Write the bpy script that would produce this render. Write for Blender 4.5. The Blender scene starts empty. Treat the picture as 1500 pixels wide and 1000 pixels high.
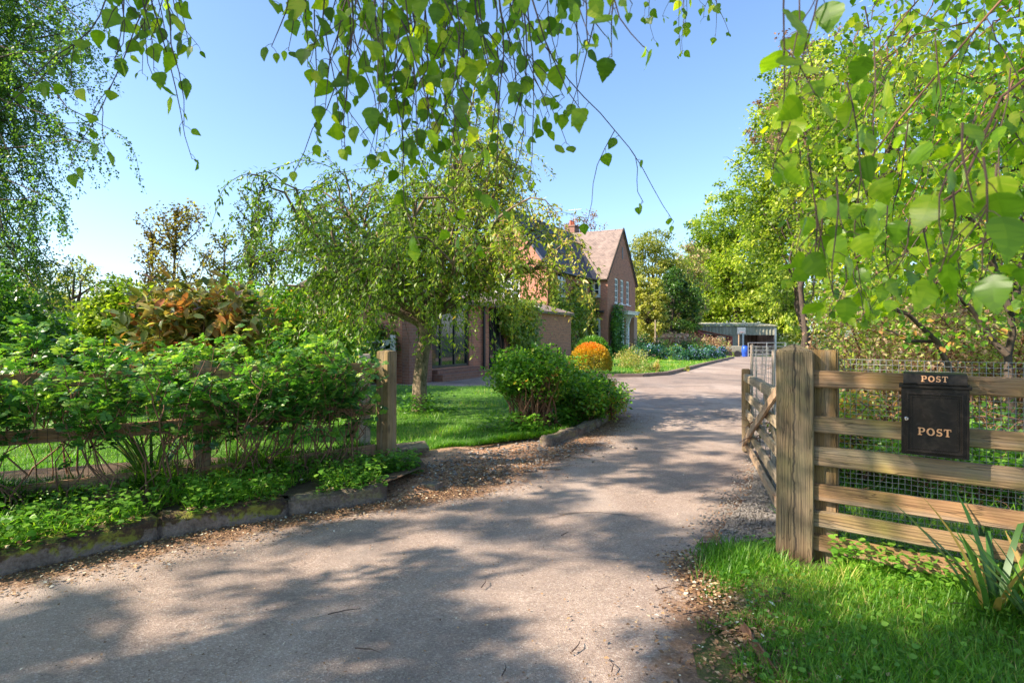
import bpy, bmesh, math, random
import numpy as np
from mathutils import Vector, Matrix, noise as mnoise

# ---------------------------------------------------------------- camera, sky, sun, exposure
SC = bpy.context.scene
COL = SC.collection
CAMH, F, CX, HY = 1.25, 833.0, 750.0, 490.0
cam_d = bpy.data.cameras.new("camera"); cam = bpy.data.objects.new("camera", cam_d); COL.objects.link(cam)
cam.location = (0, 0, CAMH); cam.rotation_euler = (math.radians(90), 0, 0)
cam_d.sensor_width = 36; cam_d.lens = 20.0; cam_d.shift_y = -10 / 1500
cam_d.clip_start = 0.05; cam_d.clip_end = 1500
cam_d.dof.use_dof = True; cam_d.dof.focus_distance = 4.5; cam_d.dof.aperture_fstop = 9.0
SC.camera = cam
SUN_EL = math.radians(38); SX, SY = -0.95, -0.31
w = bpy.data.worlds.new("World"); SC.world = w; w.use_nodes = True
wn = w.node_tree.nodes; wl = w.node_tree.links
sky = wn.new("ShaderNodeTexSky"); sky.sky_type = 'NISHITA'; sky.sun_disc = False
sky.sun_elevation = SUN_EL; sky.sun_rotation = math.atan2(SX, SY)
sky.air_density = 1.0; sky.dust_density = 1.1; sky.ozone_density = 4.5
bg = wn["Background"]; bg.inputs[1].default_value = 0.15
wl.new(sky.outputs[0], bg.inputs[0])
sd = bpy.data.lights.new("sun", 'SUN'); sd.energy = 5.0; sd.angle = math.radians(0.55); sd.color = (1.0, 0.87, 0.70)
sun = bpy.data.objects.new("sun", sd); COL.objects.link(sun)
sdir = Vector((SX * math.cos(SUN_EL), SY * math.cos(SUN_EL), math.sin(SUN_EL))).normalized()
sun.rotation_euler = sdir.to_track_quat('Z', 'Y').to_euler()
SC.view_settings.view_transform = 'Standard'; SC.view_settings.look = 'None'
SC.view_settings.gamma = 1.0; SC.view_settings.exposure = 1.15
SC.cycles.max_bounces = 7; SC.cycles.diffuse_bounces = 4; SC.cycles.transmission_bounces = 5
SC.cycles.caustics_reflective = False; SC.cycles.caustics_refractive = False

# ---------------------------------------------------------------- helpers
RNG = np.random.default_rng(11)
random.seed(5)

def zg(y):
    t = min(1.0, max(0.0, (y - 24) / 42.0)); return -1.0 * t * t * (3 - 2 * t)
def at(px, py, Y):
    return Vector(((px - CX) / F * Y, Y, CAMH - (py - HY) / F * Y))
def gr(px, py):
    Y = CAMH * F / (py - HY); return Vector(((px - CX) / F * Y, Y, 0))

def tag(o, label=None, cat=None, group=None, kind=None):
    if label: o["label"] = label
    if cat: o["category"] = cat
    if group: o["group"] = group
    if kind: o["kind"] = kind
    return o
def empty(name, loc, label=None, cat=None, group=None, rz=0, kind=None):
    o = bpy.data.objects.new(name, None); COL.objects.link(o); o.location = loc; o.rotation_euler = (0, 0, rz)
    o.empty_display_size = 0.2
    return tag(o, label, cat, group, kind)
def link(name, me, mat=None, parent=None):
    o = bpy.data.objects.new(name, me); COL.objects.link(o)
    if mat: me.materials.append(mat)
    if parent is not None:
        o.parent = parent                       # meshes built in world space: undo the parent's place
        o.matrix_parent_inverse = PINV(parent)
    return o
def PINV(p):
    m = Matrix.LocRotScale(p.location, p.rotation_euler, None)
    if p.parent is not None: m = PINV(p.parent).inverted() @ p.matrix_parent_inverse @ m if False else (WM(p.parent) @ p.matrix_parent_inverse @ m)
    return m.inverted()
def WM(p):
    m = Matrix.LocRotScale(p.location, p.rotation_euler, None)
    if p.parent is not None: m = WM(p.parent) @ p.matrix_parent_inverse @ m
    return m

def np_mesh(name, V, T, attr=None, smooth=False):
    """triangles or quads from arrays"""
    me = bpy.data.meshes.new(name)
    V = np.ascontiguousarray(V, dtype=np.float32); T = np.ascontiguousarray(T, dtype=np.int32)
    k = T.shape[1]
    me.vertices.add(len(V)); me.vertices.foreach_set("co", V.ravel())
    me.loops.add(T.size); me.loops.foreach_set("vertex_index", T.ravel())
    me.polygons.add(len(T)); me.polygons.foreach_set("loop_start", np.arange(0, T.size, k, dtype=np.int32))
    if smooth: me.polygons.foreach_set("use_smooth", np.ones(len(T), dtype=bool))
    if attr is not None:
        a = me.attributes.new("v", 'FLOAT', 'FACE'); a.data.foreach_set("value", np.ascontiguousarray(attr, dtype=np.float32))
    me.update(calc_edges=True)
    return me

class MB:
    def __init__(s): s.v = []; s.f = []; s.uv = {}
    def box(s, c, size, R=None):
        c = Vector(c); b = len(s.v)
        for sx in (-.5, .5):
            for sy in (-.5, .5):
                for sz in (-.5, .5):
                    p = Vector((sx * size[0], sy * size[1], sz * size[2]))
                    if R is not None: p = R @ p
                    s.v.append(p + c)
        for f in ((0, 1, 3, 2), (4, 6, 7, 5), (0, 4, 5, 1), (2, 3, 7, 6), (0, 2, 6, 4), (1, 5, 7, 3)):
            s.f.append([b + i for i in f])
        return s
    def bar(s, a, b_, wd, ht, up=Vector((0, 0, 1))):
        a = Vector(a); b_ = Vector(b_); d = (b_ - a); L = d.length; x = d.normalized()
        y = up.cross(x)
        if y.length < 1e-4: y = Vector((0, 1, 0)).cross(x)
        y.normalize(); z = x.cross(y)
        R = Matrix((x, y, z)).transposed()
        return s.box((a + b_) / 2, (L, wd, ht), R)
    def tube(s, pts, rad, n=6, cap=True):
        P = [Vector(p) for p in pts]; m = len(P); b = len(s.v)
        if not hasattr(rad, '__len__'): rad = [rad] * m
        ref = None
        for i in range(m):
            t = (P[min(i + 1, m - 1)] - P[max(i - 1, 0)])
            t = t.normalized() if t.length > 1e-9 else Vector((0, 0, 1))
            if ref is None: ref = t.orthogonal().normalized()
            ref = (ref - t * ref.dot(t))
            ref = ref.normalized() if ref.length > 1e-6 else t.orthogonal().normalized()
            q = t.cross(ref)
            for k in range(n):
                a = 2 * math.pi * k / n
                s.v.append(P[i] + (ref * math.cos(a) + q * math.sin(a)) * rad[i])
        for i in range(m - 1):
            for k in range(n):
                k2 = (k + 1) % n
                s.f.append([b + i * n + k, b + i * n + k2, b + (i + 1) * n + k2, b + (i + 1) * n + k])
        if cap:
            s.f.append([b + k for k in range(n)][::-1]); s.f.append([b + (m - 1) * n + k for k in range(n)])
        return s
    def face(s, pts, uv=None):
        b = len(s.v); s.v += [Vector(p) for p in pts]
        if uv: s.uv[len(s.f)] = uv
        s.f.append(list(range(b, b + len(pts)))); return s
    def prism(s, pts, n):
        """closed polygon pts (3-D, planar) extruded by vector n"""
        n = Vector(n); k = len(pts); b = len(s.v)
        s.v += [Vector(p) for p in pts] + [Vector(p) + n for p in pts]
        s.f.append([b + i for i in range(k)][::-1]); s.f.append([b + k + i for i in range(k)])
        for i in range(k): j = (i + 1) % k; s.f.append([b + i, b + j, b + k + j, b + k + i])
        return s
    def mesh(s, name, smooth=False, bevel=0):
        me = bpy.data.meshes.new(name); me.from_pydata([tuple(p) for p in s.v], [], s.f)
        if s.uv:
            ul = me.uv_layers.new(name="UVMap")
            for fi, uv in s.uv.items():
                for li, c in zip(me.polygons[fi].loop_indices, uv): ul.data[li].uv = c
        if bevel:
            bm = bmesh.new(); bm.from_mesh(me)
            bmesh.ops.bevel(bm, geom=bm.edges[:], offset=bevel, segments=2, profile=.6, affect='EDGES')
            bm.to_mesh(me); bm.free()
        if smooth:
            for p in me.polygons: p.use_smooth = True
        me.update(); return me
    def build(s, name, mat, parent=None, smooth=False, bevel=0):
        return link(name, s.mesh(name, smooth, bevel), mat, parent)

# ---------------------------------------------------------------- materials
def new_mat(name):
    m = bpy.data.materials.new(name); m.use_nodes = True
    nt = m.node_tree; b = nt.nodes["Principled BSDF"]; return m, nt, b
def ramp(nt, stops, src=None, interp='LINEAR'):
    r = nt.nodes.new("ShaderNodeValToRGB"); r.color_ramp.interpolation = interp
    e = r.color_ramp.elements
    while len(e) > 1: e.remove(e[0])
    e[0].position = stops[0][0]; e[0].color = (*stops[0][1], 1)
    for p, c in stops[1:]:
        k = e.new(p); k.color = (*c, 1)
    if src is not None: nt.links.new(src, r.inputs[0])
    return r.outputs[0]
def mapping(nt, scale, kind='Object', rot=(0, 0, 0)):
    tc = nt.nodes.new("ShaderNodeTexCoord"); mp = nt.nodes.new("ShaderNodeMapping")
    mp.inputs['Scale'].default_value = scale; mp.inputs['Rotation'].default_value = rot
    nt.links.new(tc.outputs[kind], mp.inputs[0]); return mp.outputs[0]
def noise(nt, vec, scale, detail=4, rough=.55, dist=0):
    n = nt.nodes.new("ShaderNodeTexNoise"); n.inputs['Scale'].default_value = scale; n.inputs['Detail'].default_value = detail
    n.inputs['Roughness'].default_value = rough; n.inputs['Distortion'].default_value = dist
    if vec is not None: nt.links.new(vec, n.inputs['Vector'])
    return n.outputs['Fac']
def voro(nt, vec, scale, feature='F1', out='Distance', rand=1):
    n = nt.nodes.new("ShaderNodeTexVoronoi"); n.feature = feature; n.inputs['Scale'].default_value = scale
    n.inputs['Randomness'].default_value = rand
    if vec is not None: nt.links.new(vec, n.inputs['Vector'])
    return n.outputs[out]
def mix(nt, fac, a, b, mode='MIX'):
    n = nt.nodes.new("ShaderNodeMix"); n.data_type = 'RGBA'; n.blend_type = mode
    for i, x in ((0, fac), (6, a), (7, b)):
        if isinstance(x, (int, float)): n.inputs[i].default_value = x
        elif isinstance(x, tuple): n.inputs[i].default_value = (*x, 1)
        else: nt.links.new(x, n.inputs[i])
    return n.outputs[2]
def math_(nt, op, a, b=0, clamp=False):
    n = nt.nodes.new("ShaderNodeMath"); n.operation = op; n.use_clamp = clamp
    for i, x in ((0, a), (1, b)):
        if isinstance(x, (int, float)): n.inputs[i].default_value = x
        else: nt.links.new(x, n.inputs[i])
    return n.outputs[0]
def bump(nt, b, h, strength, dist):
    n = nt.nodes.new("ShaderNodeBump"); n.inputs['Strength'].default_value = strength; n.inputs['Distance'].default_value = dist
    nt.links.new(h, n.inputs['Height']); nt.links.new(n.outputs[0], b.inputs['Normal'])
def setc(nt, b, c):
    if isinstance(c, tuple): b.inputs['Base Color'].default_value = (*c, 1)
    else: nt.links.new(c, b.inputs['Base Color'])

def flat_mat(name, col, rough=.6, metal=0, var=.25, scale=8, bmp=0):
    m, nt, b = new_mat(name); v = mapping(nt, (1, 1, 1)); n = noise(nt, v, scale)
    d = tuple(c * (1 - var) for c in col); l = tuple(min(1, c * (1 + var)) for c in col)
    setc(nt, b, ramp(nt, [(.3, d), (.7, l)], n)); b.inputs['Roughness'].default_value = rough; b.inputs['Metallic'].default_value = metal
    if bmp: bump(nt, b, noise(nt, v, scale * 5), .5, bmp)
    return m

def leaf_mat(name, stops, transl=.4, rough=.42, tcol=None, spec=.5):
    """stops: colour ramp over the per-leaf value"""
    m, nt, b = new_mat(name)
    at_ = nt.nodes.new("ShaderNodeAttribute"); at_.attribute_name = "v"
    stops = [(p, tuple(min(.8, x * k) for x, k in zip(c, (1.28, 1.2, 1.1)))) for p, c in stops]
    c = ramp(nt, stops, at_.outputs['Fac'])
    nz = noise(nt, mapping(nt, (1, 1, 1)), 30, 2)
    c2 = mix(nt, nz, c, tuple([.0, .0, .0]), 'MIX') if False else c
    setc(nt, b, c2); b.inputs['Roughness'].default_value = rough; b.inputs['Specular IOR Level'].default_value = spec
    t = nt.nodes.new("ShaderNodeBsdfTranslucent")
    tc = mix(nt, 1.0, c2, tcol or (1.9, 2.1, .75), 'MULTIPLY'); nt.links.new(tc, t.inputs[0])
    ms = nt.nodes.new("ShaderNodeMixShader"); ms.inputs[0].default_value = transl
    nt.links.new(b.outputs[0], ms.inputs[1]); nt.links.new(t.outputs[0], ms.inputs[2])
    nt.links.new(ms.outputs[0], nt.nodes["Material Output"].inputs[0])
    return m

def bark_mat(name, dark, light, scale=14, stretch=.25, bmp=.01):
    m, nt, b = new_mat(name); v = mapping(nt, (1, 1, stretch)); n = noise(nt, v, scale, 6, .65)
    n2 = noise(nt, v, scale * 3, 4)
    setc(nt, b, mix(nt, n2, ramp(nt, [(.35, dark), (.65, light)], n), ramp(nt, [(.4, dark), (.75, light)], n2)))
    b.inputs['Roughness'].default_value = .9; bump(nt, b, n, 1.0, bmp); return m

def wood_mat(name, axis, base, dark, green=.4, gcol=(.22, .2, .05), fine=1.7, bright=1.0, split=False):
    """weathered timber, grain along the object's local axis"""
    m, nt, b = new_mat(name)
    sc = [9 * fine, 9 * fine, 9 * fine]; sc[axis] = .55 * fine
    v = mapping(nt, tuple(sc)); info = nt.nodes.new("ShaderNodeObjectInfo")
    vo = nt.nodes.new("ShaderNodeVectorMath"); vo.operation = 'ADD'; nt.links.new(v, vo.inputs[0])
    cmb = nt.nodes.new("ShaderNodeCombineXYZ")
    r10 = math_(nt, 'MULTIPLY', info.outputs['Random'], 40)
    for i in range(3): nt.links.new(r10, cmb.inputs[i])
    nt.links.new(cmb.outputs[0], vo.inputs[1]); v = vo.outputs[0]
    n1 = noise(nt, v, 1.3, 6, .6, .8)
    wv = nt.nodes.new("ShaderNodeTexWave"); wv.wave_type = 'RINGS'; wv.rings_direction = 'XYZ'[axis]
    wv.inputs['Scale'].default_value = 2.6; wv.inputs['Distortion'].default_value = 9; wv.inputs['Detail'].default_value = 3
    wv.inputs['Detail Scale'].default_value = .7; nt.links.new(v, wv.inputs[0])
    n2 = noise(nt, v, 7, 5, .7)
    g = math_(nt, 'ADD', math_(nt, 'MULTIPLY', wv.outputs['Fac'], .16), math_(nt, 'ADD', math_(nt, 'MULTIPLY', n1, .5), math_(nt, 'MULTIPLY', n2, .42)))
    lt = tuple(min(1, c * 1.25 * bright) for c in base)
    c = ramp(nt, [(.32, dark), (.47, tuple(x * .75 for x in base)), (.62, base), (.8, lt)], math_(nt, 'ADD', math_(nt, 'MULTIPLY', math_(nt, 'SUBTRACT', g, .5), 1.5), .5))
    # large stains and green algae
    v2 = mapping(nt, (1, 1, 1)); st = noise(nt, v2, 3.5, 5, .6); st2 = noise(nt, v2, 9, 4, .6)
    c = mix(nt, ramp(nt, [(.45, (0, 0, 0)), (.68, (green,) * 3)], st), c, gcol)
    c = mix(nt, ramp(nt, [(.55, (0, 0, 0)), (.72, (.55,) * 3)], st2), c, dark)
    red = math_(nt, 'MULTIPLY', math_(nt, 'GREATER_THAN', math_(nt, 'FRACT', math_(nt, 'MULTIPLY', info.outputs['Random'], 7.3)), .5), 0 if split else .34)
    c = mix(nt, red, c, tuple(x * y for x, y in zip(base, (1.15, .78, .7))))
    c = mix(nt, ramp(nt, [(.35, (.6,) * 3), (.5, (0, 0, 0))], noise(nt, mapping(nt, (1, 1, 1)), 1.6, 5, .6)), c, tuple(x * 1.3 for x in dark))
    # knots
    sk = [5., 5., 5.]; sk[axis] = 2.2
    vk = mapping(nt, tuple(sk)); kd = voro(nt, vk, 1.0)
    c = mix(nt, ramp(nt, [(.05, (.9,) * 3), (.13, (0, 0, 0))], kd), c, tuple(x * .5 for x in dark))
    # drying cracks
    ck = noise(nt, v, 1.9, 3, .5, .2)
    crack = ramp(nt, [(.487, (0, 0, 0)), (.5, (1, 1, 1)), (.513, (0, 0, 0))], ck)
    c = mix(nt, math_(nt, 'MULTIPLY', crack, .6), c, tuple(x * .35 for x in dark))
    if split:   # one long drying split down the middle of the post, rusty damp foot
        tc = nt.nodes.new("ShaderNodeTexCoord"); sp = nt.nodes.new("ShaderNodeSeparateXYZ"); nt.links.new(tc.outputs['Object'], sp.inputs[0])
        nw = noise(nt, mapping(nt, (.01, .01, 3.5)), 1.6, 4, .6); off = math_(nt, 'MULTIPLY', math_(nt, 'SUBTRACT', nw, .5), .075)
        dx = math_(nt, 'ABSOLUTE', math_(nt, 'ADD', sp.outputs[0], off)); sw = noise(nt, mapping(nt, (1, 1, 1)), 6, 2)
        mk = ramp(nt, [(.002, (.97,) * 3), (.006, (0, 0, 0))], math_(nt, 'ADD', dx, math_(nt, 'MULTIPLY', math_(nt, 'SUBTRACT', sw, .5), .006)))
        c = mix(nt, mk, c, (.018, .011, .007))
        ft = ramp(nt, [(.16, (.65,) * 3), (.42, (0, 0, 0))], math_(nt, 'ADD', sp.outputs[2], math_(nt, 'MULTIPLY', st, .25))); c = mix(nt, ft, c, (.17, .055, .02))
        crack = math_(nt, 'MAXIMUM', crack, mk)
    c = mix(nt, ramp(nt, [(.48, (0, 0, 0)), (.66, ((.12 if split else .42),) * 3)], noise(nt, v, .8, 5, .6)), c, (.33, .29, .235))
    setc(nt, b, c); b.inputs['Roughness'].default_value = .85
    h = math_(nt, 'SUBTRACT', g, math_(nt, 'MULTIPLY', crack, .5)); bump(nt, b, h, .8, .006)
    return m

M = {}
G1 = (.035, .085, .012)
M['birch_leaf'] = leaf_mat('birch_leaf', [(0, (.04, .105, .008)), (.45, (.10, .215, .014)), (.8, (.21, .33, .02)), (1, (.33, .4, .06))], .6, .38, (2.6, 2.3, .6))
M['birch_far'] = leaf_mat('birch_far', [(0, (.03, .08, .016)), (.5, (.07, .15, .028)), (1, (.16, .25, .04))], .45, .45)
M['cherry_leaf'] = leaf_mat('cherry_leaf', [(0, (.06, .12, .02)), (.5, (.15, .24, .035)), (.85, (.32, .36, .06)), (1, (.4, .3, .1))], .4, .4)
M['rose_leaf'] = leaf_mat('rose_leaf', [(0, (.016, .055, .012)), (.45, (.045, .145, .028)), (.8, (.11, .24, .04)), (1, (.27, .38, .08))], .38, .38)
M['weed_leaf'] = leaf_mat('weed_leaf', [(0, (.03, .09, .014)), (.5, (.075, .2, .025)), (1, (.19, .36, .05))], .4, .4)
M['lime_leaf'] = leaf_mat('lime_leaf', [(0, (.05, .10, .012)), (.5, (.16, .25, .025)), (1, (.38, .43, .07))], .42, .45)
M['olive_leaf'] = leaf_mat('olive_leaf', [(0, (.07, .09, .02)), (.5, (.16, .2, .04)), (1, (.32, .32, .08))], .4, .5)
M['dark_leaf'] = leaf_mat('dark_leaf', [(0, (.012, .035, .008)), (.5, (.03, .085, .015)), (1, (.08, .16, .025))], .3, .4)
M['hedge_leaf'] = leaf_mat('hedge_leaf', [(0, (.025, .07, .014)), (.5, (.06, .16, .025)), (1, (.18, .33, .04))], .35, .35)
M['bronze_leaf'] = leaf_mat('bronze_leaf', [(0, (.05, .08, .02)), (.45, (.14, .18, .04)), (.62, (.3, .22, .07)), (.78, (.34, .12, .05)), (.86, (.34, .36, .11)), (1, (.5, .52, .2))], .35, .32, (1.6, 1.5, .8))
M['copper_leaf'] = leaf_mat('copper_leaf', [(0, (.09, .065, .03)), (.5, (.17, .13, .045)), (.8, (.24, .24, .08)), (1, (.3, .33, .1))], .45, .5)
M['pinkbud'] = leaf_mat('pinkbud', [(0, (.12, .07, .05)), (.5, (.24, .15, .1)), (1, (.3, .27, .14))], .35, .6, (1.4, 1.3, 1))
M['brown_leaf'] = leaf_mat('brown_leaf', [(0, (.12, .06, .035)), (.35, (.3, .19, .12)), (.65, (.45, .36, .25)), (.8, (.3, .36, .08)), (1, (.2, .36, .05))], .35, .5, (1.5, 1.4, .9))
M['orange_leaf'] = leaf_mat('orange_leaf', [(0, (.22, .26, .03)), (.4, (.5, .35, .02)), (1, (.75, .2, .03))], .35, .5, (1.4, 1.2, .5))
M['shrub_leaf'] = leaf_mat('shrub_leaf', [(0, (.035, .10, .014)), (.5, (.11, .26, .03)), (.85, (.27, .42, .05)), (1, (.42, .22, .07))], .38, .4)
M['pale_leaf'] = leaf_mat('pale_leaf', [(0, (.14, .2, .06)), (.6, (.32, .33, .12)), (1, (.5, .33, .18))], .35, .5)
M['blue_leaf'] = leaf_mat('blue_leaf', [(0, (.015, .05, .03)), (.6, (.035, .13, .05)), (.88, (.06, .2, .12)), (.94, (.1, .15, .4)), (1, (.2, .26, .5))], .3, .5, (1.2, 1.5, 1.2))
M['sword_leaf'] = leaf_mat('sword_leaf', [(0, (.015, .05, .015)), (.6, (.04, .12, .02)), (.9, (.12, .22, .03)), (1, (.36, .26, .1))], .25, .35)
M['grass_blade'] = leaf_mat('grass_blade', [(0, (.03, .10, .01)), (.5, (.08, .22, .015)), (.82, (.19, .35, .03)), (1, (.45, .4, .14))], .4, .45)
M['dry_blade'] = leaf_mat('dry_blade', [(0, (.2, .15, .06)), (.5, (.34, .27, .11)), (1, (.5, .42, .2))], .2, .7, (1, 1, 1))
M['litter'] = leaf_mat('litter', [(0, (.06, .035, .02)), (.4, (.16, .09, .045)), (.75, (.3, .18, .09)), (.93, (.42, .32, .2)), (1, (.7, .66, .6))], .1, .7, (1, 1, 1))
M['bark'] = bark_mat('bark', (.06, .04, .028), (.42, .31, .2), 16, .5, .03)
M['bark_dark'] = bark_mat('bark_dark', (.03, .022, .018), (.14, .1, .07))
M['bark_grey'] = bark_mat('bark_grey', (.07, .06, .05), (.3, .27, .22))
M['twig'] = flat_mat('twig', (.075, .045, .035), .7)
M['twig_red'] = flat_mat('twig_red', (.2, .1, .055), .8)
M['rail'] = wood_mat('rail', 0, (.31, .195, .095), (.13, .078, .042), .75, (.25, .21, .045), fine=1.25)
M['rail_left'] = wood_mat('rail_left', 0, (.5, .28, .14), (.14, .075, .035), .2, (.26, .2, .06))
M['post'] = wood_mat('post', 2, (.38, .25, .12), (.10, .06, .03), .7, (.17, .15, .045))
M['big_post'] = wood_mat('big_post', 2, (.27, .19, .105), (.085, .055, .032), .75, (.16, .145, .055), split=True)
M['post_board'] = wood_mat('post_board', 2, (.24, .16, .065), (.09, .06, .03), .7)
M['gate_wood'] = wood_mat('gate_wood', 0, (.42, .32, .2), (.12, .09, .06), .15)
M['grey_wood'] = wood_mat('grey_wood', 2, (.72, .66, .57), (.36, .29, .22), .08)
M['wire'] = flat_mat('wire', (.36, .35, .33), .6, .4)
M['wire_dark'] = flat_mat('wire_dark', (.05, .05, .045), .5, .3)
M['white'] = flat_mat('white', (.78, .78, .76), .45, 0, .05)
M['black_paint'] = flat_mat('black_paint', (.014, .0095, .007), .42, 0, .5, 12, .0008); M['black_paint'].node_tree.nodes['Principled BSDF'].inputs['Specular IOR Level'].default_value = .25
def scuff():
    nt = M['black_paint'].node_tree; b = nt.nodes['Principled BSDF']; v = mapping(nt, (1, 1, 1))
    d = ramp(nt, [(.5, (.012, .009, .007)), (.66, (.035, .027, .021)), (.78, (.07, .055, .045))], noise(nt, v, 16, 7, .72, .8)); setc(nt, b, d)
    nt.links.new(ramp(nt, [(.4, (.32,) * 3), (.65, (.62,) * 3)], noise(nt, v, 9, 5, .6)), b.inputs['Roughness'])
scuff()
M['copper_paint'] = flat_mat('copper_paint', (.72, .36, .17), .45, .0, .12, 20)
M['chrome'] = flat_mat('chrome', (.6, .6, .6), .2, 1, .05)
M['nail'] = flat_mat('nail', (.04, .035, .03), .6, .5)
def brick_mat(name, c1, c2, mortar, scale=1.0):
    m, nt, b = new_mat(name)
    tc = nt.nodes.new("ShaderNodeTexCoord"); br = nt.nodes.new("ShaderNodeTexBrick")
    nt.links.new(tc.outputs['UV'], br.inputs['Vector'])
    br.inputs['Scale'].default_value = scale; br.inputs['Brick Width'].default_value = .225; br.inputs['Row Height'].default_value = .075
    br.inputs['Mortar Size'].default_value = .006; br.inputs['Mortar Smooth'].default_value = .3; br.inputs['Bias'].default_value = -.1
    br.inputs['Color1'].default_value = (*c1, 1); br.inputs['Color2'].default_value = (*c2, 1); br.inputs['Mortar'].default_value = (*mortar, 1)
    n = noise(nt, tc.outputs['UV'], 1.1, 5, .6); n2 = noise(nt, tc.outputs['UV'], 9, 4, .7)
    c = mix(nt, ramp(nt, [(.35, (0, 0, 0)), (.7, (.5,) * 3)], n), br.outputs['Color'], (.24, .14, .1))
    c = mix(nt, ramp(nt, [(.4, (0, 0, 0)), (.62, (.55,) * 3)], n2), c, tuple(x * 1.35 for x in c1))
    setc(nt, b, c); b.inputs['Roughness'].default_value = .9; bump(nt, b, br.outputs['Fac'], -.5, .01); return m
M['brick'] = brick_mat('brick', (.47, .185, .11), (.26, .1, .07), (.44, .34, .26))
M['brick_new'] = brick_mat('brick_new', (.27, .12, .08), (.18, .08, .06), (.3, .26, .22))

def tile_mat(name, c1, c2, scale, course=.1):
    m, nt, b = new_mat(name)
    tc = nt.nodes.new("ShaderNodeTexCoord"); br = nt.nodes.new("ShaderNodeTexBrick")
    nt.links.new(tc.outputs['UV'], br.inputs['Vector'])
    br.inputs['Scale'].default_value = 1; br.inputs['Brick Width'].default_value = .17; br.inputs['Row Height'].default_value = course
    br.inputs['Mortar Size'].default_value = .006
    br.inputs['Color1'].default_value = (*c1, 1); br.inputs['Color2'].default_value = (*c2, 1); br.inputs['Mortar'].default_value = tuple([x * .4 for x in c2] + [1])
    n = noise(nt, tc.outputs['UV'], 1.6, 6, .65)
    setc(nt, b, mix(nt, ramp(nt, [(.4, (0, 0, 0)), (.7, (.45,) * 3)], n), br.outputs['Color'], tuple(x * 1.5 for x in c1)))
    b.inputs['Roughness'].default_value = .85; bump(nt, b, br.outputs['Fac'], -.6, .015); return m
M['tile'] = tile_mat('tile', (.28, .205, .17), (.18, .135, .115), 1)
M['slate'] = tile_mat('slate', (.085, .09, .12), (.05, .055, .08), 1, .14)

def glass_mat():
    m, nt, b = new_mat('window_glass'); v = mapping(nt, (1, 1, 1)); setc(nt, b, ramp(nt, [(.4, (.012, .016, .022)), (.7, (.05, .06, .075))], noise(nt, v, .9, 3)))
    b.inputs['Roughness'].default_value = .04; b.inputs['Specular IOR Level'].default_value = .8; return m
M['glass'] = glass_mat()

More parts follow.
